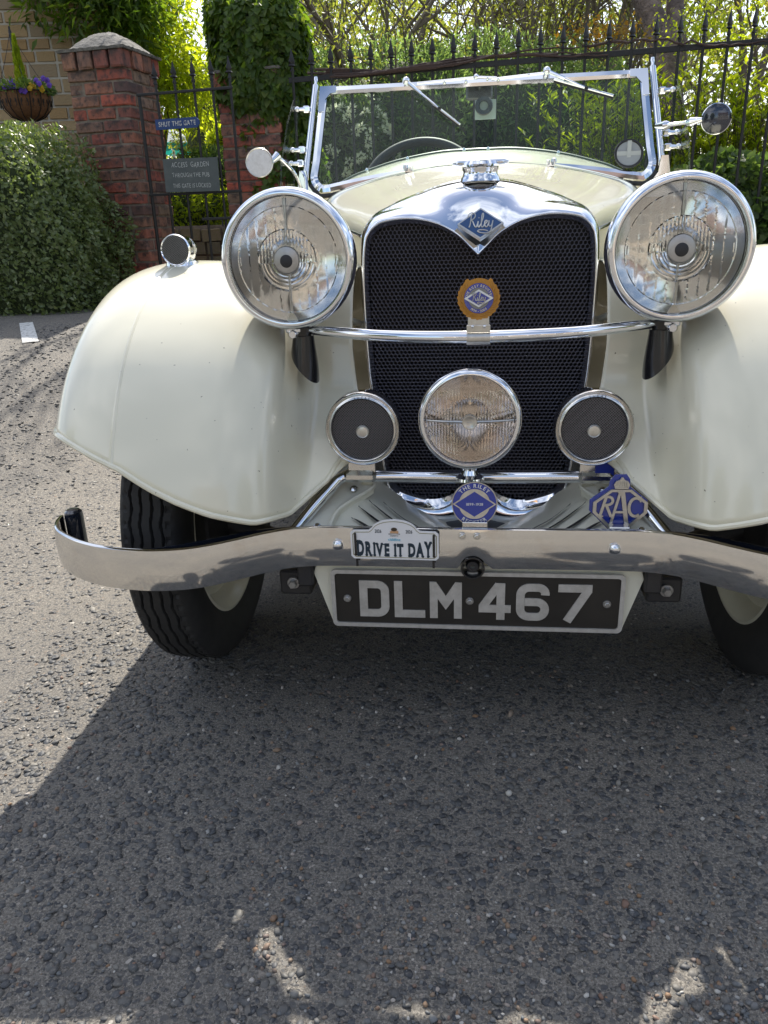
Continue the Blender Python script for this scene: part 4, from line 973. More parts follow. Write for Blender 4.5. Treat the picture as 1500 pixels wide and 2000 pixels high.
# ================================================================== GROUND AND SURROUNDINGS
def sst(t): t = np.clip(t, 0, 1); return t * t * (3 - 2 * t)
def gz(x, y): return .47 * sst((-np.asarray(x) - .95) / 1.3) * sst((np.asarray(y) - 1.5) / 3.0)
def ground_at(u, v):
    d = ray(u, v); t = .3
    while t < 60:
        p = CAMP + d * t
        if p.z <= float(gz(p.x, p.y)): return p
        t += .01
    return CAMP + d * 60
gx = np.concatenate([[-400, -120, -50, -20, -10], np.arange(-6, 6.01, .12), [10, 20, 50, 120, 400]]); gy = np.concatenate([[-400, -120, -50, -20, -8, -3], np.arange(-1, 9.01, .12), [12, 20, 50, 120, 400]])
XX, YY = np.meshgrid(gx, gy); ZZ = gz(XX, YY); V = np.stack([XX.ravel(), YY.ravel(), ZZ.ravel()], 1); nxg = len(gx)
Fq = [(j * nxg + i, j * nxg + i + 1, (j + 1) * nxg + i + 1, (j + 1) * nxg + i) for j in range(len(gy) - 1) for i in range(nxg - 1)]
def asphalt():
    m = bpy.data.materials.new('worn_asphalt'); m.use_nodes = True; t = m.node_tree; N = t.nodes; L = t.links; b = N['Principled BSDF']; b.inputs['Roughness'].default_value = .85
    co = N.new('ShaderNodeTexCoord').outputs['Object']
    def noise(sc, det=6, ro=.6):
        n = N.new('ShaderNodeTexNoise'); n.inputs['Scale'].default_value = sc; n.inputs['Detail'].default_value = det; n.inputs['Roughness'].default_value = ro; L.new(co, n.inputs['Vector']); return n
    def ramp(src, *st):
        r = N.new('ShaderNodeValToRGB'); e = r.color_ramp.elements
        e[0].position, e[0].color = st[0][0], (*st[0][1], 1); e[1].position, e[1].color = st[-1][0], (*st[-1][1], 1)
        for p, c in st[1:-1]: q = e.new(p); q.color = (*c, 1)
        L.new(src, r.inputs[0]); return r.outputs[0]
    def mix(f, a, c, mode='MIX'):
        x = N.new('ShaderNodeMix'); x.data_type = 'RGBA'; x.blend_type = mode
        for s_, v_ in (('Factor', f), ('A', a), ('B', c)):
            if isinstance(v_, (int, float)): x.inputs[s_].default_value = v_
            elif isinstance(v_, tuple): x.inputs[s_].default_value = (*v_, 1)
            else: L.new(v_, x.inputs[s_])
        return x.outputs['Result']
    base = ramp(noise(230, 10, .82).outputs['Fac'], (.37, (.042, .039, .035)), (.5, (.155, .143, .126)), (.63, (.38, .35, .305)))
    big = ramp(noise(1.1, 5).outputs['Fac'], (.35, (.80, .80, .81)), (.65, (1.08, 1.06, 1.02)))
    base = mix(1.0, base, big, 'MULTIPLY')
    hs = []
    col = base
    dist = noise(40, 3); dv = N.new('ShaderNodeVectorMath'); dv.operation = 'MULTIPLY_ADD'; dv.inputs[1].default_value = (.006, .006, .006); dist.inputs['Scale'].default_value = 90; dv.inputs[1].default_value = (.011, .011, .011); L.new(dist.outputs['Color'], dv.inputs[0]); L.new(co, dv.inputs[2])
    for sc, th in ((70, .30), (125, .33), (210, .24)):
        v = N.new('ShaderNodeTexVoronoi'); v.inputs['Scale'].default_value = sc; L.new(dv.outputs[0], v.inputs['Vector'])
        mask = ramp(v.outputs['Distance'], (th, (1, 1, 1)), (th + .07, (0, 0, 0)))
        sp = N.new('ShaderNodeSeparateColor'); L.new(v.outputs['Color'], sp.inputs[0])
        sel = ramp(sp.outputs[1], (.42, (0, 0, 0)), (.46, (1, 1, 1)))
        mk = mix(1.0, mask, sel, 'MULTIPLY')
        sc_ = ramp(sp.outputs[0], (0, (.045, .046, .05)), (.45, (.085, .083, .083)), (.8, (.13, .124, .113)), (.93, (.17, .16, .145)), (.955, (.17, .11, .07)), (1, (.42, .40, .36)))
        col = mix(mk, col, sc_); hs.append((v.outputs['Distance'], mk))
    L.new(col, b.inputs['Base Color'])
    prev = None
    h = N.new('ShaderNodeMath'); h.operation = 'ADD'
    for i, (d, mk) in enumerate(hs):
        bp = N.new('ShaderNodeBump'); bp.inputs['Strength'].default_value = .35; bp.inputs['Distance'].default_value = (.004, .003, .002)[i]; L.new(mk, bp.inputs['Height'])
        if prev: L.new(prev, bp.inputs['Normal'])
        prev = bp.outputs[0]
    for sc, st, ds in ((420, .9, .0016), (110, .7, .004)):
        bp = N.new('ShaderNodeBump'); bp.inputs['Strength'].default_value = st; bp.inputs['Distance'].default_value = ds; L.new(noise(sc, 8, .7).outputs['Fac'], bp.inputs['Height']); L.new(prev, bp.inputs['Normal']); prev = bp.outputs[0]
    L.new(prev, b.inputs['Normal']); return m
M['asphalt'] = asphalt()
g_ = fast('ground', V, Fq, M['asphalt'], smooth=True); g_['kind'] = 'structure'
# parking-bay line, a painted sheet following the ground
c = [ground_at(38, 633), ground_at(64, 630), ground_at(76, 668), ground_at(44, 672)]
ln = MB(); n = 8; ln.grid([[(p.x, p.y, float(gz(p.x, p.y)) + .004) for p in (c[0].lerp(c[3], i / n).lerp(c[1].lerp(c[2], i / n), j / 2) for j in range(3))] for i in range(n + 1)], flip=True)
o = obj('painted_line', ln, mat('road_paint', (.62, .62, .60), .7, vary=(60, .8, (.2, .19, .17), (.5, .62)))); o['kind'] = 'structure'

# embedded chippings and loose pebbles near the camera
rng = np.random.default_rng(5)
t_ = (1 + sqrt(5)) / 2
ICO = np.array([(-1, t_, 0), (1, t_, 0), (-1, -t_, 0), (1, -t_, 0), (0, -1, t_), (0, 1, t_), (0, -1, -t_), (0, 1, -t_), (t_, 0, -1), (t_, 0, 1), (-t_, 0, -1), (-t_, 0, 1)]) / sqrt(1 + t_ * t_)
IF = np.array([(0, 11, 5), (0, 5, 1), (0, 1, 7), (0, 7, 10), (0, 10, 11), (1, 5, 9), (5, 11, 4), (11, 10, 2), (10, 7, 6), (7, 1, 8), (3, 9, 4), (3, 4, 2), (3, 2, 6), (3, 6, 8), (3, 8, 9), (4, 9, 5), (2, 4, 11), (6, 2, 10), (8, 6, 7), (9, 8, 1)])
def pebbles(name, xy, r, sink, m, flat=.55):
    n = len(xy); v = np.repeat(ICO[None], n, 0) * (1 + rng.uniform(-.30, .25, (n, 12, 1)))
    v = v * np.stack([rng.uniform(.8, 1.35, n), rng.uniform(.7, 1.0, n), flat * rng.uniform(.7, 1.2, n)], 1)[:, None, :]
    a = rng.uniform(0, 2 * pi, n); ca, sa = np.cos(a)[:, None], np.sin(a)[:, None]; tl = rng.normal(0, .25, n)[:, None]
    z0 = v[:, :, 2] + v[:, :, 0] * tl
    x, y = v[:, :, 0] * ca - v[:, :, 1] * sa, v[:, :, 0] * sa + v[:, :, 1] * ca
    v = np.stack([x, y, z0], 2) * r[:, None, None]; zz = gz(xy[:, 0], xy[:, 1])
    v += np.stack([xy[:, 0], xy[:, 1], zz + r * sink], 1)[:, None, :]
    f = (IF[None] + np.arange(n)[:, None, None] * 12).reshape(-1, 3)
    return fast(name, v.reshape(-1, 3), f, m, smooth=False)
M['chips'] = mat('stone_chips', (.1, .1, .1), .6, island=[(.025, .028, .034), (.055, .057, .062), (.035, .037, .041), (.09, .088, .085), (.045, .050, .058), (.07, .068, .065), (.12, .112, .10), (.035, .040, .047), (.16, .15, .13)], vary=(260, .8, (.19, .175, .15), (.52, .66)), bump=(500, .3, .0005))
M['pebble'] = mat('loose_pebbles', (.2, .2, .2), .65, island=[(.07, .08, .09), (.14, .14, .14), (.09, .10, .11), (.24, .22, .19), (.22, .13, .07), (.10, .11, .12), (.46, .44, .40), (.17, .10, .07), (.16, .155, .15)], bump=(500, .3, .0005))
def scatter(n, x0, x1, y0, y1, pw=1.0): return np.stack([rng.uniform(x0, x1, n), y0 + (y1 - y0) * rng.uniform(0, 1, n) ** pw], 1)
o = pebbles('asphalt_chippings', scatter(13000, -1.0, .75, .45, 1.7), np.minimum(.0075, np.abs(rng.normal(.0030, .0034, 13000))) + .0022, -.06, M['chips'], .30); tag(o, 'dark stone chippings set in the worn asphalt in front of the car', 'gravel', kind='stuff')
o = pebbles('asphalt_chippings', scatter(9000, -2.4, -.6, 1.2, 4.2, .9), np.minimum(.0080, np.abs(rng.normal(.0036, .0034, 9000))) + .0025, -.08, M['chips'], .30); tag(o, 'stone chippings set in the sunlit asphalt left of the car', 'gravel', kind='stuff')
xy = np.concatenate([scatter(2600, -1.0, .75, .45, 1.5, 1.5), scatter(700, -.3, .6, .5, .85)])
for cx_, cy_, n_ in ((.24, .85, 30), (-.27, .87, 18), (.12, 1.0, 25), (-.08, .78, 40), (.33, .72, 60), (0.0, .66, 60)): xy = np.concatenate([xy, np.stack([rng.normal(cx_, .03, n_), rng.normal(cy_, .025, n_)], 1)])
o = pebbles('loose_pebbles', xy, rng.uniform(.0016, .0046, len(xy)) * (1 + (rng.random(len(xy)) > .96) * .6), .25, M['pebble'], .75); tag(o, 'small loose grey, white and orange pebbles scattered on the asphalt', 'pebbles', kind='stuff')

# ------------------------------------------------------------------ leaves
def unit(a): return a / np.maximum(np.linalg.norm(a, axis=-1, keepdims=True), 1e-9)
SH = {'oval': ([(0, 0), (-.28, .45), (0, 1), (.28, .45)], [(0, 3, 2), (0, 2, 1)], [0, .1, 0, .1]),
      'long': ([(0, 0), (-.15, .4), (0, 1), (.15, .4)], [(0, 3, 2), (0, 2, 1)], [0, .07, -.06, .07]),
      'ivy': ([(0, 0), (-.5, .08), (-.34, .55), (0, 1), (.34, .55), (.5, .08)], [(0, 3, 2), (0, 2, 1), (0, 5, 4), (0, 4, 3)], [0, .1, .06, 0, .06, .1])}
def leaves(name, P, T, Nn, size, m, parent=None, shape='oval'):
    sh, fs, up = SH[shape]; n = len(P); T = unit(T); Nn = unit(Nn - T * (Nn * T).sum(1, keepdims=True)); B_ = np.cross(T, Nn)
    sh = np.array(sh); k = len(sh)
    v = P[:, None] + (B_[:, None] * sh[None, :, :1] + T[:, None] * sh[None, :, 1:] + Nn[:, None] * np.array(up)[None, :, None]) * size[:, None, None]
    f = (np.array(fs)[None] + np.arange(n)[:, None, None] * k).reshape(-1, 3)
    return fast(name, v.reshape(-1, 3), f, m, parent)
def leafmat(name, cols, tr=.4, tint=(1.5, 1.6, .6), rough=.42):
    return mat(name, cols[0], rough, island=cols, trans=(tr, tint))
M['box_leaf'] = leafmat('box_leaf', [(.09, .12, .045), (.14, .19, .075), (.19, .24, .10), (.115, .16, .055), (.26, .29, .16)], .35, rough=.32)
M['ivy_leaf'] = leafmat('ivy_leaf', [(.04, .08, .015), (.075, .14, .025), (.12, .19, .035), (.06, .11, .02), (.16, .21, .05)], .6, (2.2, 2.1, .6))
M['lime_leaf'] = leafmat('lime_leaf', [(.17, .24, .025), (.24, .31, .03), (.30, .36, .04), (.20, .27, .025)], .70, (2.4, 2.2, .7))
M['dark_leaf'] = leafmat('dark_leaf', [(.07, .12, .045), (.11, .17, .06), (.16, .22, .085), (.08, .13, .05)], .55)
M['mid_leaf'] = leafmat('mid_leaf', [(.10, .17, .07), (.15, .23, .09), (.20, .28, .12), (.12, .19, .08)], .6, (1.7, 1.7, .9))
M['willow_leaf'] = leafmat('willow_leaf', [(.09, .12, .03), (.14, .18, .045), (.19, .22, .06), (.12, .15, .04), (.20, .19, .07)], .66, (1.9, 1.8, .7))
M['laurel_leaf'] = leafmat('laurel_leaf', [(.14, .21, .02), (.20, .28, .025), (.27, .34, .03), (.17, .23, .02)], .66, (2.0, 1.8, .5))
M['orange_leaf'] = leafmat('orange_leaf', [(.30, .16, .02), (.34, .22, .03), (.22, .18, .03)], .5, (1.3, 1.1, .5))
M['bark'] = mat('bark', (.13, .105, .075), .85, vary=(18, .8, (.20, .17, .13)), bump=[(30, .8, .01)])
M['twig'] = mat('twig', (.06, .045, .03), .8)
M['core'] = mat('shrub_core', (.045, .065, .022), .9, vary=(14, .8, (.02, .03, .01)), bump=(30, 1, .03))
def shell_pts(n, c, rad, p=2.6, thick=.18, zmin=None, lump=.10, seed=0):
    """points on a lumpy super-ellipsoid shell, with outward normals"""
    r_ = np.random.default_rng(seed); d = unit(r_.normal(size=(n, 3)))
    s_ = (np.abs(d) ** p).sum(1) ** (-1 / p); q = d * s_[:, None]
    nr = unit(np.sign(d) * np.abs(d) ** (p - 1))
    lp = sum(np.sin(q @ r_.normal(size=3) * 5 + r_.uniform(0, 6)) for _ in range(5)) / 5 * lump * 2
    k = 1 + lp - thick * r_.random(n) ** 1.6
    P = np.array(c) + q * np.array(rad) * k[:, None]; nr = unit(nr / np.array(rad))
    if zmin is not None: m_ = P[:, 2] > zmin; P, nr = P[m_], nr[m_]
    return P, nr, r_
def core(name, c, rad, p, parent, k=.80):
    mb = MB(); G_ = []
    for i in range(15):
        th = pi * i / 14 - pi / 2; row = []
        for j in range(24):
            ph = 2 * pi * j / 24; d = np.array([cos(th) * cos(ph), cos(th) * sin(ph), sin(th)]); s_ = (np.abs(d) ** p).sum() ** (-1 / p) * k; row.append(tuple(np.array(c) + d * s_ * np.array(rad)))
        G_.append(row)
    return obj(name, mb.grid(G_, cv=True), M['core'], parent)
def shrub(name, label, cat, c, rad, n, size, m, shape='oval', p=2.4, thick=.22, lump=.1, seed=1, zmin=None, updir=.3, group=None, k=.80, jitter=.7):
    base = (c[0], c[1], (zmin if zmin is not None else c[2] - rad[2])); t = thing(name, label, cat, base, group)
    P, Nr, r_ = shell_pts(n, c, rad, p, thick, zmin, lump, seed); n = len(P)
    T = unit(r_.normal(size=(n, 3)) * .8 + Nr * .5 + np.array([0, 0, updir])); NN = unit(Nr + r_.normal(size=(n, 3)) * jitter)
    leaves('foliage', P, T, NN, r_.uniform(.6, 1.25, n) * size, m, t, shape)
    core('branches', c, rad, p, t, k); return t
def twigs(parent, lines, r0=.006, name='stem'):
    mb = MB()
    for L_ in lines: mb.tube(L_, list(np.linspace(r0, r0 * .35, len(L_))), 5, cap=False)
    return obj(name, mb, M['twig'], parent)

# clipped box hedge beside the pillar
hc = (-3.02, 4.99, .45)
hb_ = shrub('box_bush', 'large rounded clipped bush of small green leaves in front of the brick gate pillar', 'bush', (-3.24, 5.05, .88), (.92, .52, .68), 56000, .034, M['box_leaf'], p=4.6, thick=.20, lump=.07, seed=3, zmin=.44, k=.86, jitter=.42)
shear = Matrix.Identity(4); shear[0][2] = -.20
for ch_ in hb_.children: ch_.data.transform(shear)

# ------------------------------------------------------------------ brick pillars
BR = [(.28, .18, .125), (.33, .105, .065), (.22, .155, .11), (.38, .09, .058), (.17, .075, .055), (.30, .15, .095), (.10, .06, .055), (.26, .09, .065), (.20, .14, .095), (.32, .08, .06), (.15, .09, .07), (.46, .10, .06), (.19, .13, .09), (.26, .11, .085)]
M['brick'] = mat('red_brick', (.3, .1, .07), .85, objrand=BR, vary=(16, .9, (.05, .04, .038), (.44, .62)), bump=[(60, .9, .006), (12, .8, .02)])
M['mortar'] = mat('mortar', (.23, .19, .15), .95, vary=(20, .7, (.07, .06, .05)), bump=(80, .8, .004))
M['capstone'] = mat('cap_stone', (.19, .18, .165), .95, vary=(16, .8, (.07, .068, .062), (.42, .62)), bump=[(40, .9, .012), (160, .7, .004)])
def jbox(w, d, h, seed, b=.006):
    r_ = random.Random(seed); mb = MB(); mb.rbox((0, 0, 0), (w, d, h), b)
    mb.v = [(x + r_.uniform(-.003, .003), y + r_.uniform(-.003, .003), z + r_.uniform(-.002, .002)) for x, y, z in mb.v]; return mb
def mesh_only(name, mb, m, smooth=False):
    me = bpy.data.meshes.new(name); me.from_pydata(mb.v, [], mb.f); finish(me, m, smooth, 40); return me
BRM = {k: [mesh_only('brick', jbox(w, d, .064, s * 7 + i), M['brick']) for i in range(4)] for s, (k, w, d) in enumerate((('S', .218, .104), ('H', .104, .218), ('Q', .104, .104)))}
def pillar(label, cx_, cy_, rot, z0, ncourse, W_=.46):
    root = thing('brick_pillar', label, 'pillar', (cx_, cy_, z0)); root.rotation_euler.z = rot; r_ = random.Random(int(cx_ * 100))
    def put(kind, x, y, z, rz=0, hz=1.0):
        o_ = link('brick', r_.choice(BRM[kind]), root, (x + r_.uniform(-.003, .003), y + r_.uniform(-.003, .003), z), (r_.uniform(-.01, .01), r_.uniform(-.012, .012), rz + r_.uniform(-.012, .012) + (pi if r_.random() > .5 else 0)))
        o_.scale.z = hz; return o_
    H_ = W_ / 2
    for i in range(ncourse):
        z = .0375 + i * .0752; a = H_ - .052; q = .115
        if i % 2 == 0:
            for sy in (-1, 1):
                for sx_ in (-1, 1): put('S', sx_ * q, sy * a, z)
            for sx_ in (-1, 1): put('H', sx_ * a, 0, z)
        else:
            for sx_ in (-1, 1):
                for sy in (-1, 1): put('H', sx_ * a, sy * q, z)
            for sy in (-1, 1): put('S', 0, sy * a, z)
    zt = ncourse * .0752                             # top course: headers on edge, corbelled out
    for k in range(4):
        for (x, y, rr_) in (((k - 1.5) * .123, -H_ + .04, 0), ((k - 1.5) * .123, H_ - .04, 0)):
            o_ = put('Q', x, y - .012 * (1 if y < 0 else -1), zt + .052, 0); o_.scale = (1.02, 1.0, 1.62)
    for sx_ in (-1, 1):
        for k in (-.5, .5): o_ = put('Q', sx_ * (H_ - .03), k * .13, zt + .052); o_.scale = (1.0, 1.15, 1.62)
    mb = MB(); mb.box((0, 0, (zt + .05) / 2), (W_ - .022, W_ - .022, zt + .09)); me = mesh_only('mortar', mb, M['mortar']); link('mortar_core', me, root)
    G_ = []; hw = H_ + .035; r2 = random.Random(4)
    for i in range(23):
        row = []
        for j in range(23):
            x, y = (i / 11 - 1), (j / 11 - 1); m_ = max(abs(x), abs(y)); e_ = (abs(x) ** 3.2 + abs(y) ** 3.2) ** (1 / 3.2)
            z = .125 * (1 - min(1, e_) ** 1.7) + .012 + r2.uniform(-.003, .003) - .012 * max(0, e_ - 1)
            row.append((x * hw, y * hw, zt + .105 + z))
        G_.append(row)
    mb = MB().grid(G_, flip=True); ed = [G_[i][0] for i in range(23)] + [G_[22][j] for j in range(1, 23)] + [G_[i][22] for i in range(21, -1, -1)] + [G_[0][j] for j in range(21, 0, -1)]
    lo_ = [(p[0] * .985, p[1] * .985, zt + .100) for p in ed]; mb.grid([lo_, ed], cv=True); mb.add(lo_, [tuple(range(len(lo_)))[::-1]])
    me = mesh_only('cap_stone', mb, M['capstone'], True); me.set_sharp_from_angle(angle=radians(60)); link('cap_stone', me, root)
    return root
P1 = (-2.46, 5.66); PR = radians(-7); WR_ = radians(9)
pl_ = pillar('weathered red brick gate pillar with a domed stone cap, left of the iron gate', P1[0], P1[1], PR, .50, 19); pl_.scale = (.93, .93, 1)
p2c = atd(528, 300, 5.75); P2 = (p2c.x, p2c.y)
pillar('red brick gate pillar mostly buried under ivy, right of the iron gate', P2[0] - .05, P2[1], PR, .42, 19)
# ivy over the second pillar
iv = thing('ivy', 'thick dark green ivy smothering the top of the right hand gate pillar', 'ivy', (P2[0], P2[1], .42))
ic = atd(517, 138, 5.62)
P_, N_, r_ = shell_pts(19000, (ic.x, ic.y, ic.z), (.355, .36, .49), 3.2, .24, None, .10, 8)
P2_, N2_, _ = shell_pts(4500, (ic.x + .10, ic.y - .02, ic.z - .62), (.27, .30, .42), 2.4, .25, None, .16, 9)
P_ = np.concatenate([P_, P2_]); N_ = np.concatenate([N_, N2_]); n = len(P_)
leaves('foliage', P_, unit(np.array([0, 0, -.9]) + r_.normal(size=(n, 3)) * .45 + N_ * .25), unit(N_ + r_.normal(size=(n, 3)) * .35 + np.array([0, 0, .25])), r_.uniform(.028, .062, n), M['ivy_leaf'], iv, 'ivy')
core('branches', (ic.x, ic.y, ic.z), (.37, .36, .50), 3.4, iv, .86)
r3 = random.Random(3)
twigs(iv, [[(ic.x + x, ic.y - .2, ic.z + .42), (ic.x + x * 1.1 + r3.uniform(-.05, .05), ic.y - .2, ic.z + .52), (ic.x + x * 1.2 + r3.uniform(-.1, .1), ic.y - .2, ic.z + .52 + r3.uniform(.02, .12))] for x in np.linspace(-.3, .35, 14)], .004)

# ------------------------------------------------------------------ iron gate and signs
M['iron'] = mat('black_iron', (.012, .012, .013), .45, .2, vary=(40, .5, (.035, .028, .022), (.55, .7)))
def gp(u, v, off=0):   # point on the gate plane
    d = ray(u, v); n_ = Vector((sin(PR), -cos(PR), 0)); p0 = Vector((P1[0], P1[1], 0)) + n_ * (.33 + off); t = (p0 - CAMP).dot(n_) / d.dot(n_); return CAMP + d * t
g0 = gp(272, 185); gate = thing('iron_gate', 'narrow black wrought iron gate with spear tops between the two brick pillars', 'gate', (g0.x, g0.y, .42))
gd = Vector((cos(PR), sin(PR), 0)); zr = gp(272, 186).z; zm = gp(300, 381).z
def spear(mb, p, h):   # finial on top of a bar
    mb.lathe([(.0075, 0), (.014, .006), (.014, .012), (.008, .02), (.009, .034), (.026, .040), (.014, .052), (.021, .062), (.011, .090), (.0, h)], p, (0, 0, 1), 8, sc=(1, .5))
for i, u in enumerate((272, 307, 344, 381, 417, 452)):
    p = gp(u, 190); b_ = MB()
    if i == 0: b_.tube([(p.x, p.y, .46), (p.x, p.y, zr)], .012, 8)
    else: b_.tube([(p.x, p.y, .46), (p.x, p.y, zr + .05)], .0085, 8)
    br_ = obj('gate_bar' if i else 'gate_stile', b_, M['iron'], gate)
    if i: b_ = MB(); spear(b_, Vector((p.x, p.y, zr + .045)), .135); obj('spear_finial', b_, M['iron'], br_)
pe = gp(452, 190)
for z, w_ in ((zr, .008), (zm, .008), (.52, .01)): b_ = MB(); b_.rbox(((g0.x + pe.x) / 2, (g0.y + pe.y) / 2 - .010, z), ((pe - g0).length + .03, .012, w_ * 2), .002, Matrix.Rotation(PR, 3, 'Z')); obj('gate_rail', b_, M['iron'], gate, smooth=False)
b_ = MB(); q = gp(425, 427); b_.rbox((q.x, q.y - .02, q.z), (.20, .03, .018), .003, Matrix.Rotation(PR, 3, 'Z')); b_.tube([q + Vector((.04, -.03, .0)), q + Vector((.04, -.03, -.05))], .006, 8); obj('latch', b_, M['iron'], gate)
q = gp(346, 241, .03); uxg = gd
sg = thing('gate_sign', 'small dark blue sign reading SHUT THIS GATE on the iron gate', 'sign', tuple(q))
w2 = (gp(390, 241, .03) - gp(304, 241, .03)).length
b_ = MB(); h_ = .030; b_.prism([(-w2 / 2, -h_), (w2 / 2 - .02, -h_), (w2 / 2, -h_ + .02), (w2 / 2, h_ - .02), (w2 / 2 - .02, h_), (-w2 / 2, h_)], q, uxg, AZ, .010); obj('sign_board', b_, mat('sign_blue', (.012, .045, .16), .5), sg, smooth=False)
b_ = MB(); gn = uxg.cross(AZ); text(b_, 'SHUT THIS GATE', q + gn * .0012 - AZ * .013, uxg, AZ, .027, off=.015, sx=w2 * .87 / (.027 / .7 * 8.6), gapk=.02); obj('lettering', b_, mat('worn_white', (.55, .55, .52), .7, vary=(60, .9, (.1, .12, .2), (.5, .6))), sg, smooth=False)
ca_, cb_, cc_, cd__ = gp(317, 311, .04), gp(423, 307, .04), gp(429, 372, .04), gp(325, 376, .04)
q = (ca_ + cb_ + cc_ + cd__) / 4; kx = (cb_ - ca_).normalized(); kz = Vector((0, 0, 1)); kw = (cb_ - ca_).length; kh = (ca_ - cd__).length
cbd = thing('chalkboard', 'grey slate chalkboard with handwritten access notice hanging on the iron gate', 'chalkboard', tuple(q))
b_ = MB(); kz = kx.cross(Vector((sin(PR), -cos(PR), 0))).normalized() * -1; kz = kz if kz.z > 0 else -kz
b_.prism([(-kw / 2, -kh / 2), (kw / 2, -kh / 2), (kw / 2, kh / 2), (-kw / 2, kh / 2)], q, kx, kz, .012); obj('board', b_, mat('slate', (.075, .09, .09), .7, vary=(14, .5, (.12, .135, .13))), cbd, smooth=False)
b_ = MB(); kn = kx.cross(kz); jr = random.Random(2)
for s_, zz, hh, sxx in (('ACCESS  GARDEN', .30, .030, .70), ('THROUGH THE PUB', .0, .026, .72), ('THIS GATE IS LOCKED', -.31, .026, .66)): text(b_, s_, q + kn * .0015 + kz * (kh * zz - .013), kx, kz, hh, off=-.012, sx=sxx, jit=jr, gapk=.03)
obj('chalk_lettering', b_, mat('chalk', (.50, .52, .50), .9), cbd, smooth=False)
b_ = MB()
for u in (340, 405): w_ = gp(u, 309, .035); b_.tube([w_ + Vector((0, 0, .03)), w_ + Vector((0, -.01, 0))], .0015, 5)
obj('wire_tie', b_, M['iron'], cbd)

# ------------------------------------------------------------------ stone building with hanging basket
M['sandstone'] = mat('sandstone', (.3, .24, .16), .9, objrand=[(.36, .25, .12), (.27, .20, .115), (.40, .29, .155), (.33, .21, .09), (.25, .195, .125), (.34, .26, .15)], vary=(9, .7, (.33, .20, .09), (.55, .72)), bump=[(14, .7, .012), (70, .5, .004)])
M['lime'] = mat('lime_mortar', (.44, .41, .34), .95, bump=(50, .7, .005))
wo_ = atd(60, 230, 6.9); bl = thing('stone_building', 'old building of coursed buff sandstone blocks behind the hanging basket', 'building', (wo_.x, wo_.y, 0))
bl.rotation_euler.z = WR_; rs = random.Random(11)
STM = [mesh_only('stone', jbox(1, .10, 1, 60 + i, .012), M['sandstone']) for i in range(5)]
z = 1.0
while z < 3.25:
    hh = rs.choice((.095, .105, .11, .12)); x = -1.35 - rs.uniform(0, .2)
    while x < .70:
        w_ = rs.uniform(.15, .30); w2_ = min(w_, .76 - x)
        if w2_ > .06:
            o_ = link('stone', rs.choice(STM), bl, (x + w2_ / 2, rs.uniform(-.006, .006), z + hh / 2)); o_.scale = (w2_ - .020, 1, hh - .019); o_.rotation_euler = (rs.uniform(-.015, .015), 0, rs.uniform(-.01, .01))
        x += w_
    z += hh
mb = MB(); mb.box((-.62, .162, 2.1), (2.76, .40, 3.3)); mb.box((-.62, .86, 1.9), (2.74, 1.0, 3.6)); link('wall', mesh_only('wall', mb, M['lime']), bl)
mb = MB(); mb.add([(-2.2, -.25, 3.65), (.9, -.25, 3.65), (.9, .7, 4.4), (-2.2, .7, 4.4), (.9, 1.6, 3.65), (-2.2, 1.6, 3.65)], [(0, 1, 2, 3), (3, 2, 4, 5), (0, 3, 5), (1, 4, 2)]); link('roof', mesh_only('roof', mb, mat('roof_slate', (.09, .085, .09), .8, bump=(20, .5, .01))), bl)
# hanging basket
bc_ = atd(48, 182, 5.95); hb = thing('hanging_basket', 'hanging basket of purple and yellow pansies in scrolled ironwork above the clipped bush', 'hanging basket', tuple(bc_))
hk = atd(19, 62, 5.95); R_ = .192
b_ = MB(); b_.lathe([(R_ * .97, -.002), (R_ * .95, -.06), (R_ * .84, -.12), (R_ * .62, -.165), (R_ * .3, -.19), (0, -.195), ], bc_, (0, 0, 1), 40); obj('coir_liner', b_, mat('coir', (.20, .10, .045), .95, vary=(50, .7, (.10, .05, .025)), bump=(120, 1, .004)), hb)
b_ = MB(); b_.tube([bc_ + Vector((R_ * cos(a), R_ * sin(a), 0)) for a in np.linspace(0, 2 * pi, 40, endpoint=False)], .005, 6, closed=True); obj('rim', b_, M['iron'], hb)
for k in range(14):
    a = 2 * pi * k / 14; b_ = MB(); b_.tube([bc_ + Vector((r * cos(a) * 1.02, r * sin(a) * 1.02, z_)) for r, z_ in ((R_, 0), (R_ * .97, -.06), (R_ * .86, -.12), (R_ * .64, -.168), (R_ * .3, -.195))], .0035, 5)
    a2 = a + pi / 14
    for q_ in (-1, 1):
        b_.tube([bc_ + Vector((R_ * .97 * cos(a2 + q_ * (.10 - .055 * t * cos(t * 5)) ), R_ * .97 * sin(a2 + q_ * (.10 - .055 * t * cos(t * 5))), -.085 + .035 * sin(t * 5) * (1 - t * .4))) for t in np.linspace(0, 1, 10)], .0025, 4)
    obj('iron_strap', b_, M['iron'], hb)
for k in range(4):
    a = .6 + k * pi / 2; b_ = MB(); p0 = bc_ + Vector((R_ * cos(a), R_ * sin(a), 0)); b_.tube([p0.lerp(hk, t) + Vector((0, 0, -.02 * sin(pi * t))) for t in np.linspace(0, 1, 9)], .0022, 5); obj('chain', b_, M['iron'], hb)
r_ = np.random.default_rng(12); n = 900
d = unit(r_.normal(size=(n, 3)) * np.array([1, 1, .5])); P_ = np.array(bc_) + d * np.array([R_ * 1.02, R_ * 1.02, .07]) * r_.uniform(.6, 1.1, (n, 1)) + np.array([0, 0, .018]); leaves('leaves', P_, unit(d + np.array([0, 0, .2])), unit(r_.normal(size=(n, 3)) + np.array([0, 0, 1])), r_.uniform(.02, .045, n), M['dark_leaf'], hb)
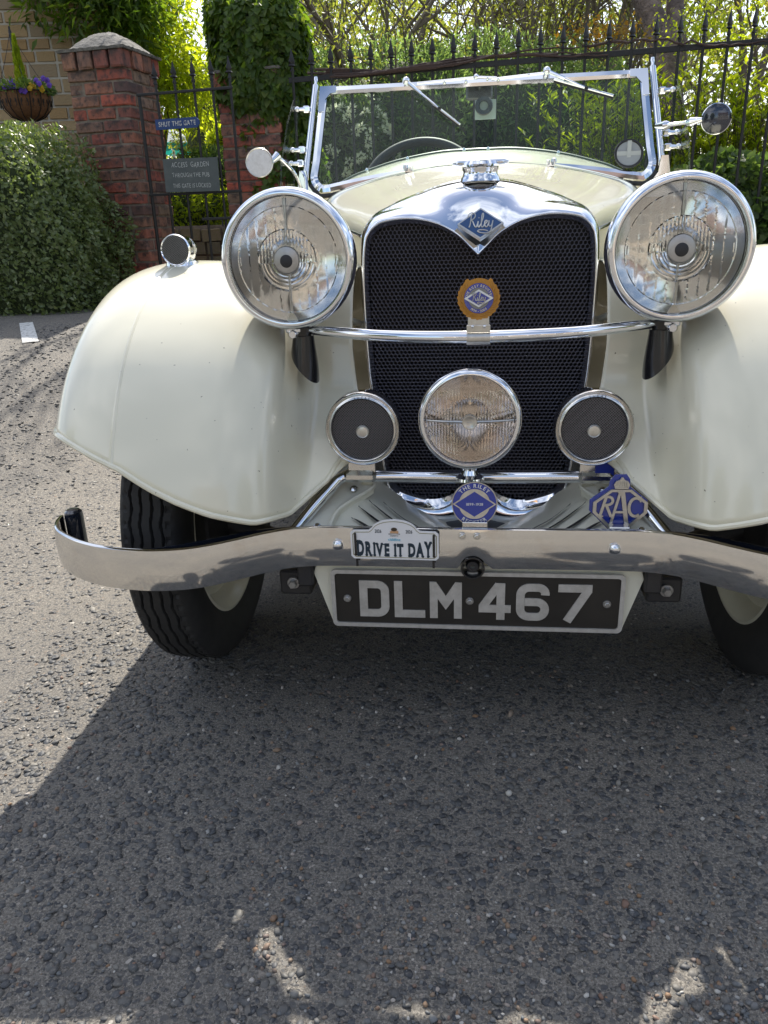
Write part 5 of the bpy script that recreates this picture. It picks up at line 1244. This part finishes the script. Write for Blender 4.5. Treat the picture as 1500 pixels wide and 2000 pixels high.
pur, yel = mat('purple_petal', (.16, .07, .48), .6, trans=(.3, (1, 1, 1))), mat('yellow_petal', (.62, .40, .02), .6, trans=(.3, (1, 1, 1)))
for j, (u, v, m_) in enumerate(((22, 160, pur), (26, 168, pur), (18, 172, pur), (70, 157, pur), (84, 153, pur), (92, 157, pur), (76, 163, pur), (60, 166, yel), (66, 170, yel), (58, 172, yel), (79, 169, yel), (82, 175, yel), (40, 176, pur), (8, 170, pur), (96, 166, pur), (48, 178, pur))):
    c_ = atd(u, v, 5.78 + .02 * (j % 3)); b_ = MB()
    for k in range(5): a = 2 * pi * k / 5 + j; b_.lathe([(0, .002), (.009, .003), (.012, 0), (.009, -.001)], c_ + Vector((.011 * cos(a), 0, .011 * sin(a))), (.3 * cos(a), -1, .3 * sin(a) + .2), 8)
    obj('flower', b_, m_, hb)
b_ = MB(); c_ = atd(44, 172, 5.95); n = 1300; h_ = r_.random(n) ** .8; a = r_.uniform(0, 2 * pi, n); rr_ = .045 * (1 - h_) ** .8 * r_.uniform(.5, 1, n); P_ = np.array(c_) + np.stack([rr_ * np.cos(a), rr_ * np.sin(a), h_ * .34], 1)
leaves('conifer_sprig', P_, unit(np.stack([np.cos(a) * .4, np.sin(a) * .4, np.ones(n)], 1)), r_.normal(size=(n, 3)), r_.uniform(.02, .04, n), M['lime_leaf'], hb, 'long')
b_ = MB(); b_.tube([hk + Vector((.0, 0, .01)), hk + Vector((.01, 0, -.10)), hk + Vector((.03, 0, -.22)), hk + Vector((.045, 0, -.33))], [.010, .022, .018, .008], 8); b_.tube([hk + ray(22, 72) * .9, hk + ray(22, 70) * .4, hk + Vector((0, 0, .03)), hk], .008, 8); obj('hanging_bracket', b_, M['iron'], hb)

# ------------------------------------------------------------------ iron fence
fa, fb_ = Vector((-1.30, 5.87, 0)), Vector((4.50, 5.137, 0)); fd = (fb_ - fa).normalized(); fl_ = (fb_ - fa).length
fence = thing('iron_fence', 'black iron railings with spear finials running behind the car windscreen', 'fence', (fa.x, fa.y, .35))
nb = int(fl_ / .1385)
zt_ = lambda x: 1.865 + .0 * x
fin = None
for i in range(nb):
    p = fa + fd * (i * .1385 + .03); b_ = MB(); b_.tube([(p.x, p.y, .30), (p.x, p.y, 1.93)], .0095, 8)
    br_ = obj('fence_bar', b_, M['iron'], fence)
    b_ = MB(); b_.lathe([(.010, 0), (.018, .006), (.018, .014), (.010, .022), (.012, .034), (.032, .040), (.018, .052), (.026, .064), (.014, .100), (0, .150)], (p.x, p.y, 1.91), (0, 0, 1), 8, sc=(1, .5)); obj('spear_finial', b_, M['iron'], br_)
for z_, h_ in ((1.865, .034), (.52, .034)): b_ = MB(); c_ = (fa + fb_) / 2; b_.rbox((c_.x, c_.y, z_), (fl_, .012, h_), .002, Matrix.Rotation(atan2(fd.y, fd.x), 3, 'Z')); obj('fence_rail', b_, M['iron'], fence, smooth=False)
vn = thing('dead_vine', 'twisted brown bare vine wound along the top rail of the iron railings', 'vine', tuple(fa + Vector((.5, 0, 1.88))))
rv = random.Random(9); M['vine'] = mat('vine_bark', (.055, .035, .03), .9, bump=(60, .6, .004))
for k in range(7):
    s0 = rv.uniform(.1, 2.0) if k else .3; e0_ = min(3.4, s0 + rv.uniform(.9, 2.2)); b_ = MB(); ph = rv.uniform(0, 6); am = rv.uniform(.015, .04)
    b_.tube([fa + fd * t + Vector((0, -.02 * cos(t * 5 + ph) - .012, 1.885 + am * sin(t * rv.uniform(3.8, 4.2) + ph) + .02 * (k % 3) * t / fl_)) for t in np.linspace(s0, e0_, 26)], list(np.linspace(.009, .004, 26)) if k else .010, 6); obj('vine_stem', b_, M['vine'], vn)

# ------------------------------------------------------------------ trees and shrubs behind
def branch(rr, p, d, L, r, depth, segs, tips):
    """recursive limb; collects tubes and tips"""
    P = [p]; D_ = Vector(d)
    for i in range(6):
        D_ = (D_ + Vector((rr.gauss(0, .09), rr.gauss(0, .09), rr.gauss(.02, .06)))).normalized(); P.append(P[-1] + D_ * (L / 6))
    segs.append((P, r))
    if depth == 0: tips.append(P); return
    for k in range(rr.choice((3, 4))):
        j = rr.choice((2, 3, 4, 5, 6)); a = rr.uniform(0, 2 * pi); s_ = D_.orthogonal().normalized(); s_ = Matrix.Rotation(a, 3, D_) @ s_
        branch(rr, P[j], (D_ + s_ * rr.uniform(.4, .9)).normalized(), L * rr.uniform(.5, .75), r * .5, depth - 1, segs, tips)
def tree(name, label, cat, base, d, L, r, nl, ls, m, seed, depth=2, shape='oval', spread=.25, group=None, bark='bark', extra=()):
    t = thing(name, label, cat, tuple(base), group); rr = random.Random(seed); segs, tips = [], []
    branch(rr, Vector(base), Vector(d).normalized(), L, r, depth, segs, tips)
    for (p, dd, LL, r2) in extra: branch(rr, Vector(p), Vector(dd).normalized(), LL, r2, depth - 1, segs, tips)
    mb = MB()
    P, r0 = segs[0]; mb.tube(P, list(np.linspace(r0, r0 * .6, len(P))), 14); obj('trunk', mb, M[bark], t)
    mb = MB()
    for P, r0 in segs[1:]: mb.tube(P, list(np.linspace(r0, max(.003, r0 * .45), len(P))), 6, cap=False)
    obj('branches', mb, M[bark], t)
    q = np.random.default_rng(seed); pts = np.array([[tuple(v) for v in P] for P in tips]).reshape(-1, 3); idx = q.integers(0, len(pts), nl)
    P_ = pts[idx] + q.normal(size=(nl, 3)) * spread; leaves('crown', P_, unit(q.normal(size=(nl, 3)) + np.array([0, 0, -.3])), unit(q.normal(size=(nl, 3)) + np.array([0, 0, .5])), q.uniform(.6, 1.3, nl) * ls, m, t, shape); return t
# leaning big trunk
lt_ = thing('leaning_tree', 'thick brown leaning tree trunk rising behind the railings right of the windscreen', 'tree', (atd(1325, 430, 6.5).x, atd(1325, 430, 6.5).y, .1))
M['trunk'] = mat('trunk_bark', (.20, .15, .12), .9, vary=(9, .8, (.06, .045, .04), (.4, .6)), bump=[(22, 1.0, .03), (70, .6, .01)])
b_ = MB(); b_.tube(cat1([tuple(p) for p in (atd(1320, 640, 6.6), atd(1318, 420, 6.5), atd(1308, 250, 6.5), atd(1300, 140, 6.5), atd(1284, 60, 6.55), atd(1252, -20, 6.6), atd(1215, -160, 6.8), atd(1190, -420, 7.2))], 28), list(np.linspace(.150, .075, 28)), 16); obj('trunk', b_, M['trunk'], lt_)
b_ = MB(); b_.tube(cat1([tuple(p) for p in (atd(1316, 150, 6.52), atd(1322, 90, 6.5), atd(1318, 20, 6.55), atd(1325, -80, 6.6), atd(1350, -380, 7.0))], 18), list(np.linspace(.100, .05, 18)), 12)
b_.tube([atd(1190, -200, 6.9), atd(1120, -380, 7.2)], [.04, .02], 8); obj('branches', b_, M['trunk'], lt_)
q = np.random.default_rng(21); n = 3000; cc = np.array([tuple(atd(u, v, z)) for u, v, z in ((1190, -420, 7.2), (1120, -380, 7.2), (1350, -380, 7.0), (1260, -330, 7), (1430, -330, 6.9), (1050, -300, 7.3))])
leaves('crown', cc[q.integers(0, 6, n)] + q.normal(size=(n, 3)) * .40, q.normal(size=(n, 3)), q.normal(size=(n, 3)), q.uniform(.04, .09, n), M['willow_leaf'], lt_)
# thicket of pale thin-stemmed trees
rt_ = random.Random(33)
lab = ['slim bare-stemmed willow in the thicket, %s' % s_ for s_ in ('behind the ivy clad pillar', 'just right of the ivy', 'above the left wiper', 'left of the windscreen centre', 'over the radiator cap', 'above the windscreen centre', 'right of the windscreen centre', 'above the right wiper', 'left of the leaning trunk', 'behind the leaning trunk', 'right of the leaning trunk', 'at the right edge of the picture', 'far back in the middle', 'far back at the right')]
for i, (u, z) in enumerate(((650, 10.5), (690, 9.0), (740, 10), (815, 8.6), (880, 11), (950, 9.4), (1020, 10.6), (1085, 8.8), (1170, 10), (1280, 11), (1380, 9.5), (1470, 10.5), (920, 13), (1200, 13))):
    p = atd(u, 430, z)
    tree('willow_tree', lab[i], 'tree', (p.x, p.y, .0), (rt_.uniform(-.25, .25), rt_.uniform(-.2, .2), 1), rt_.uniform(3.0, 4.2), rt_.uniform(.04, .07), 3900, .055, M['willow_leaf'], 50 + i, 3, 'long', .17, 'thin trees behind the railings', extra=tuple(((p.x + rt_.uniform(-.3, .3), p.y + rt_.uniform(-.3, .3), 0), (rt_.uniform(-.4, .4), rt_.uniform(-.2, .2), 1), rt_.uniform(2.6, 3.8), .030) for _ in range(2)))
# far woodland, one mass
q = np.random.default_rng(77); n = 70000
x = q.uniform(-9, 24, n); y = 19 + q.uniform(0, 5, n) + 1.2 * np.sin(x * .7); top = np.where(x < -4.6, 2.8, 6.3) + .8 * np.sin(x * 1.3) + .5 * np.sin(x * 3.1); z = top * q.random(n) ** 1.0
o_ = leaves('woodland', np.stack([x, y, z], 1), unit(q.normal(size=(n, 3)) + np.array([0, 0, -.3])), unit(q.normal(size=(n, 3)) + np.array([0, -.3, .4])), q.uniform(.10, .24, n), M['willow_leaf']); tag(o_, 'mass of light green spring woodland far behind the railings', 'woodland', kind='stuff')
# shrubs just behind the railings
def sh(u, v, z, rx, rz, n, size, m, label, name='shrub', cat='shrub', **k):
    c_ = atd(u, v, z); return shrub(name, label, cat, (c_.x, c_.y, c_.z), (rx, rx * .8, rz), n, size, m, **k)
sh(800, 300, 7.6, .70, 1.0, 7000, .07, M['mid_leaf'], 'dark green shrub seen through the windscreen above the steering wheel', seed=31, shape='long')
sh(905, 290, 8.2, .85, 1.0, 7000, .07, M['mid_leaf'], 'dark green shrub seen through the windscreen behind the radiator cap', seed=32, shape='long')
sh(1030, 300, 7.8, .75, .95, 7000, .07, M['mid_leaf'], 'dark green shrub seen through the windscreen right of its centre', seed=33, shape='long')
sh(1140, 300, 8.0, .70, .9, 6000, .07, M['mid_leaf'], 'dark green shrub behind the pale laurel shoots in the windscreen', seed=34, shape='long')
sh(620, 300, 8.4, .70, 1.0, 6000, .07, M['mid_leaf'], 'dark green shrub behind the white flowering bush', seed=35, shape='long')
sh(1420, 440, 5.35, .62, .42, 9000, .05, M['dark_leaf'], 'dark low ivy growth at the foot of the railings by the right headlamp', 'ivy_growth', 'ivy', seed=36, shape='ivy')
rh = sh(672, 300, 7.2, .42, .50, 4200, .075, M['dark_leaf'], 'rhododendron bush covered in white flower heads seen through the left of the windscreen', 'rhododendron', 'flowering shrub', seed=40, shape='long')
cF = atd(672, 300, 7.2); P_, N_, r_ = shell_pts(230, (cF.x, cF.y, cF.z), (.47, .40, .53), 2.4, .08, None, .1, 41)
M['petal'] = mat('white_petal', (.78, .78, .66), .6, trans=(.6, (1.25, 1.25, 1.1)))
for i in range(len(P_)):
    if N_[i][1] > .35: continue
    v = P_[i] + unit(r_.normal(size=(26, 3)) + N_[i] * .9) * .034; o_ = leaves('flower_head', v - (v - P_[i]) * .4, unit(v - P_[i]), r_.normal(size=(26, 3)), np.full(26, .036), M['petal'], rh)
def shoots(name, label, u, v, z, w, h, ns, seed):
    c_ = atd(u, v, z); q = np.random.default_rng(seed); base = np.array([c_.x, c_.y, .25]); t = thing(name, label, 'shrub', tuple(base), 'tall leafy shrubs behind the railings at the right')
    Ps, Ts, Ns = [], [], []; lines = []
    for i in range(ns):
        b0_ = base + np.array([q.normal() * w * .45, q.normal() * w * .3, 0]); hh = (c_.z - .25 + h) * q.uniform(.55, 1.05); ln_ = q.normal(size=2) * .12
        L_ = [Vector((b0_[0] + ln_[0] * tt * tt * 2, b0_[1] + ln_[1] * tt * tt, b0_[2] + hh * tt)) for tt in np.linspace(0, 1, 7)]; lines.append(L_)
        for k in range(30):
            tt = q.uniform(.25, 1) if k < 24 else q.uniform(.92, 1); p = b0_ + np.array([ln_[0] * tt * tt * 2, ln_[1] * tt * tt, hh * tt]); a = q.uniform(0, 2 * pi)
            Ps.append(p); Ts.append((cos(a), sin(a), .75)); Ns.append((-cos(a) * .7 + q.normal() * .3, -sin(a) * .7 + q.normal() * .3, 1))
    Ps, Ts, Ns = map(np.array, (Ps, Ts, Ns)); leaves('foliage', Ps, Ts, Ns, q.uniform(.045, .10, len(Ps)), M['laurel_leaf'], t, 'long'); twigs(t, lines, .005); return t
for i, (u, v, z, w, h, l_) in enumerate(((1190, 260, 6.0, .32, .30, 'seen through the right end of the windscreen'), (1222, 240, 5.9, .26, .30, 'behind the right windscreen pillar'), (1385, 240, 5.75, .30, .36, 'left of the round door mirror'), (1440, 240, 5.7, .34, .34, 'directly behind the round door mirror'), (1490, 250, 5.6, .36, .30, 'right of the round door mirror'), (1560, 240, 5.6, .4, .3, 'at the right edge of the picture'))):
    shoots('laurel_shrub', 'bright yellow-green leafy shrub behind the railings, ' + l_, u, v, z, w, h, 85, 90 + i)
# orange young leaves above the rail
c_ = atd(1180, 62, 6.0); og = thing('orange_leaved_sapling', 'thin sapling with orange young leaves above the railings left of the leaning trunk', 'sapling', (c_.x, c_.y, .2)); q = np.random.default_rng(5); n = 420
P_ = np.array(c_) + np.clip(q.normal(size=(n, 3)), -2, 2) * np.array([.18, .1, .055]); leaves('foliage', P_, q.normal(size=(n, 3)), q.normal(size=(n, 3)), q.uniform(.02, .045, n), M['orange_leaf'], og)
twigs(og, [[Vector((c_.x, c_.y, .2)), Vector((c_.x + .03, c_.y, 1.2)), Vector(tuple(c_))]] + [[Vector(tuple(c_)) + Vector((0, 0, -.2)), Vector(tuple(c_)) + Vector((x, 0, .02))] for x in (-.3, -.15, .1, .28)], .006)
c_ = atd(1392, 55, 6.1); og = thing('yellow_leaved_sapling', 'thin sapling with yellow-green young leaves above the railings right of the leaning trunk', 'sapling', (c_.x, c_.y, .2)); n = 900
P_ = np.array(c_) + np.clip(q.normal(size=(n, 3)), -2, 2) * np.array([.22, .1, .13]); leaves('foliage', P_, q.normal(size=(n, 3)), q.normal(size=(n, 3)), q.uniform(.02, .05, n), M['lime_leaf'], og)
twigs(og, [[Vector((c_.x, c_.y, .2)), Vector((c_.x - .03, c_.y, 1.2)), Vector(tuple(c_))]], .006)

# garden beyond the gate
def clump(name, label, cat, u, v, z, rad, n, size, m, seed, shape='long', ncl=26, cs=.16, trunk=None, group=None):
    c_ = atd(u, v, z); q = np.random.default_rng(seed); t = thing(name, label, cat, (c_.x, c_.y, .3), group)
    cc = unit(q.normal(size=(ncl, 3))) * q.uniform(.3, 1, (ncl, 1)) ** .5 * np.array(rad) + np.array(c_)
    idx = q.integers(0, ncl, n); dd = q.normal(size=(n, 3)); P_ = cc[idx] + np.sign(dd) * np.abs(dd) ** .8 * cs * np.array([1, 1, .7])
    leaves('crown', P_, unit(q.normal(size=(n, 3)) * .6 + unit(dd) * .5 + np.array([0, 0, -.35])), unit(q.normal(size=(n, 3)) * .6 + np.array([0, -.2, .9])), q.uniform(.6, 1.2, n) * size, m, t, shape)
    mb = MB(); f0 = Vector((c_.x - .40, c_.y + .1, .3))
    mb.tube([f0, f0.lerp(Vector(c_), .5) + Vector((-.12, 0, 0)), Vector(c_)], [.06, .045, .02], 8); obj('trunk', mb, M['bark'], t)
    mb = MB()
    for k in range(0, ncl): mb.tube([Vector(c_) + Vector((0, 0, -rad[2] * .5)), Vector(cc[k]).lerp(Vector(c_), .5) + Vector((0, 0, -.05)), Vector(cc[k])], [.015, .009, .004], 5, cap=False)
    obj('branches', mb, M['bark'], t); return t
clump('green_tree', 'glossy mid green leafy tree against the stone building, over the pillar cap', 'tree', 185, 10, 6.75, (.48, .3, .40), 6000, .11, M['ivy_leaf'], 61, 'long')
clump('golden_tree', 'bright yellow-green tree glowing in the sun above the iron gate', 'tree', 284, 90, 7.4, (.36, .4, .62), 5200, .10, M['lime_leaf'], 62, 'long')
clump('golden_tree', 'bright yellow-green foliage hanging lower behind the iron gate bars', 'tree', 335, 175, 7.9, (.50, .35, .30), 2600, .10, M['lime_leaf'], 63, 'long')
clump('golden_tree', 'tall pale yellow-green tree far behind the gate with sky showing through', 'tree', 280, 10, 10.5, (.55, .5, .8), 2600, .10, M['willow_leaf'], 64, 'long', 30, .2)
sh(448, 283, 9.0, .26, .22, 3500, .05, M['lime_leaf'], 'neatly rounded light green bush in the garden beyond the gate', seed=65, p=2.2)
sh(425, 360, 8.0, .45, .33, 4500, .07, M['dark_leaf'], 'dark strappy plant beside the low wall beyond the gate', seed=66, shape='long', lump=.2)
sh(365, 405, 7.6, .42, .28, 3500, .07, M['lime_leaf'], 'yellow-green shrub above the low stone wall beyond the gate', seed=67, shape='long', lump=.2)
sh(440, 250, 12.5, .8, .95, 5000, .09, M['willow_leaf'], 'hazy olive green tree in the distance behind the gate', seed=68, shape='long', lump=.2)
# low rubble wall behind the gate
wa, wb = atd(330, 470, 6.9), atd(470, 452, 7.0); lw = thing('low_stone_wall', 'low mossy rubble stone wall in the garden beyond the iron gate', 'wall', (wa.x, wa.y, .3)); rs = random.Random(8)
L_ = (wb - wa).length + .8; dr = Vector((wb.x - wa.x, wb.y - wa.y, 0)).normalized(); top = (wa.z + wb.z) / 2 + .10
M['rubble'] = mat('rubble_stone', (.2, .16, .1), .95, objrand=[(.20, .155, .09), (.26, .20, .12), (.15, .12, .08), (.22, .19, .13)], vary=(10, .7, (.16, .17, .05), (.5, .65)), bump=[(20, .9, .02)])
RM = [mesh_only('stone', jbox(1, .16, 1, 90 + i, .03), M['rubble']) for i in range(4)]
z = top - .09
while z > .15:
    x = -.5 - rs.uniform(0, .1)
    while x < L_:
        w_ = rs.uniform(.12, .28); p = Vector((wa.x, wa.y, 0)) + dr * (x + w_ / 2); o_ = link('stone', rs.choice(RM), lw, (p.x - wa.x, p.y - wa.y + rs.uniform(-.01, .01), z - .3 + rs.uniform(-.008, .008)), (rs.uniform(-.06, .06), rs.uniform(-.05, .05), atan2(dr.y, dr.x))); o_.scale = (w_ - .01, 1, .105); x += w_
    z -= .115
mb = MB(); pm_ = Vector((wa.x, wa.y, 0)) + dr * (L_ / 2 - .2); mb.box((pm_.x, pm_.y, (top + .1) / 2), (L_ + .6, .10, top - .12), Matrix.Rotation(atan2(dr.y, dr.x), 3, 'Z')); obj('mortar_core', mb, M['mortar'], lw, smooth=False)
# parasol
pc = atd(338, 286, 13.0); ps = thing('parasol', 'pale garden parasol with a teal scalloped valance beyond the gate', 'parasol', (pc.x, pc.y, .0)); n = 10; Rp = .50; M['canvas'] = mat('parasol_canvas', (.50, .56, .58), .8, trans=(.4, (1, 1, 1))); M['teal'] = mat('teal_canvas', (.02, .33, .26), .8, trans=(.4, (1, 1, 1)))
zt = pc.z + .27; zb = pc.z + .02
b_ = MB(); b_.lathe([(0, zt), (Rp * .33, zt - .075), (Rp * .66, zt - .16), (Rp, zb)], (pc.x, pc.y, 0), (0, 0, 1), 10); obj('canopy', b_, M['canvas'], ps, smooth=False)
b_ = MB(); G_ = [[], []]
for i in range(120):
    a = 2 * pi * i / 120; f_ = cos(pi / 10) / cos((a % (pi / 5)) - pi / 10); G_[0].append((pc.x + Rp * f_ * cos(a), pc.y + Rp * f_ * sin(a), zb)); G_[1].append((pc.x + Rp * f_ * 1.01 * cos(a), pc.y + Rp * f_ * 1.01 * sin(a), zb - .10 - .03 * abs(sin(a * 10))))
b_.grid(G_, cv=True); obj('valance', b_, M['teal'], ps)
b_ = MB(); b_.tube([(pc.x, pc.y, 0), (pc.x, pc.y, zt)], .025, 10); obj('pole', b_, M['white'], ps)

# ------------------------------------------------------------------ car park behind the photographer (seen mirrored in the chrome)
M['render'] = mat('inn_wall', (.30, .27, .235), .9, vary=(3, .5, (.26, .19, .14)), bump=(8, .5, .02)); M['tile'] = mat('clay_tile', (.12, .085, .075), .85, bump=(10, .5, .03)); M['wglass'] = mat('window_glass', (.02, .025, .03), .05)
inn = thing('inn_building', 'two storey stone inn with a clay tiled roof across the car park', 'building', (3.5, -15, 0))
b_ = MB(); b_.box((3.5, -17.5, 2.4), (11, 5, 4.8)); obj('wall', b_, M['render'], inn, smooth=False)
b_ = MB(); b_.add([(-2.4, -14.7, 4.7), (9.4, -14.7, 4.7), (9.4, -17.5, 7.2), (-2.4, -17.5, 7.2), (9.4, -20.3, 4.7), (-2.4, -20.3, 4.7)], [(1, 0, 3, 2), (2, 3, 5, 4), (0, 5, 3), (1, 2, 4)]); rf = obj('roof', b_, M['tile'], inn, smooth=False, recalc=True)
b_ = MB(); b_.box((7.5, -17.5, 7.4), (.9, .7, 1.4)); obj('chimney', b_, M['tile'], rf, smooth=False)
for z in (1.5, 3.7):
    for x in (-.8, 1.4, 3.6, 5.8, 8.0):
        b_ = MB(); b_.ring([(-.55, -.6), (.55, -.6), (.55, .6), (-.55, .6)], [(-.47, -.52), (.47, -.52), (.47, .52), (-.47, .52)], (x, -14.95, z), (-1, 0, 0), AZ, .1); w_ = obj('window', b_, M['white'], inn, smooth=False); b_ = MB(); b_.box((x, -14.98, z), (.95, .03, 1.05)); obj('pane', b_, M['wglass'], w_, smooth=False)
for i, (x, y, r_) in enumerate(((-7.5, -14, 2.3), (-12, -9, 2.4), (13, -12, 2.8), (15, -4, 2.6), (-14, -2, 2.2))):
    shrub('car_park_tree', 'broad green tree across the car park, %s' % ('left of the inn', 'far left of the inn', 'right of the inn', 'at the right side', 'at the left side')[i], 'tree', (x, y, 3.6), (r_, r_, 2.9), 6000, .26, M['willow_leaf'], p=2.1, thick=.3, lump=.16, seed=120 + i, zmin=.7)
    tb = MB(); tb.tube([(x, y, 0), (x, y, 2.5)], [.25, .18], 10); o_ = obj('trunk', tb, M['bark'], bpy.data.objects['car_park_tree' + ('.%03d' % i if i else '')])
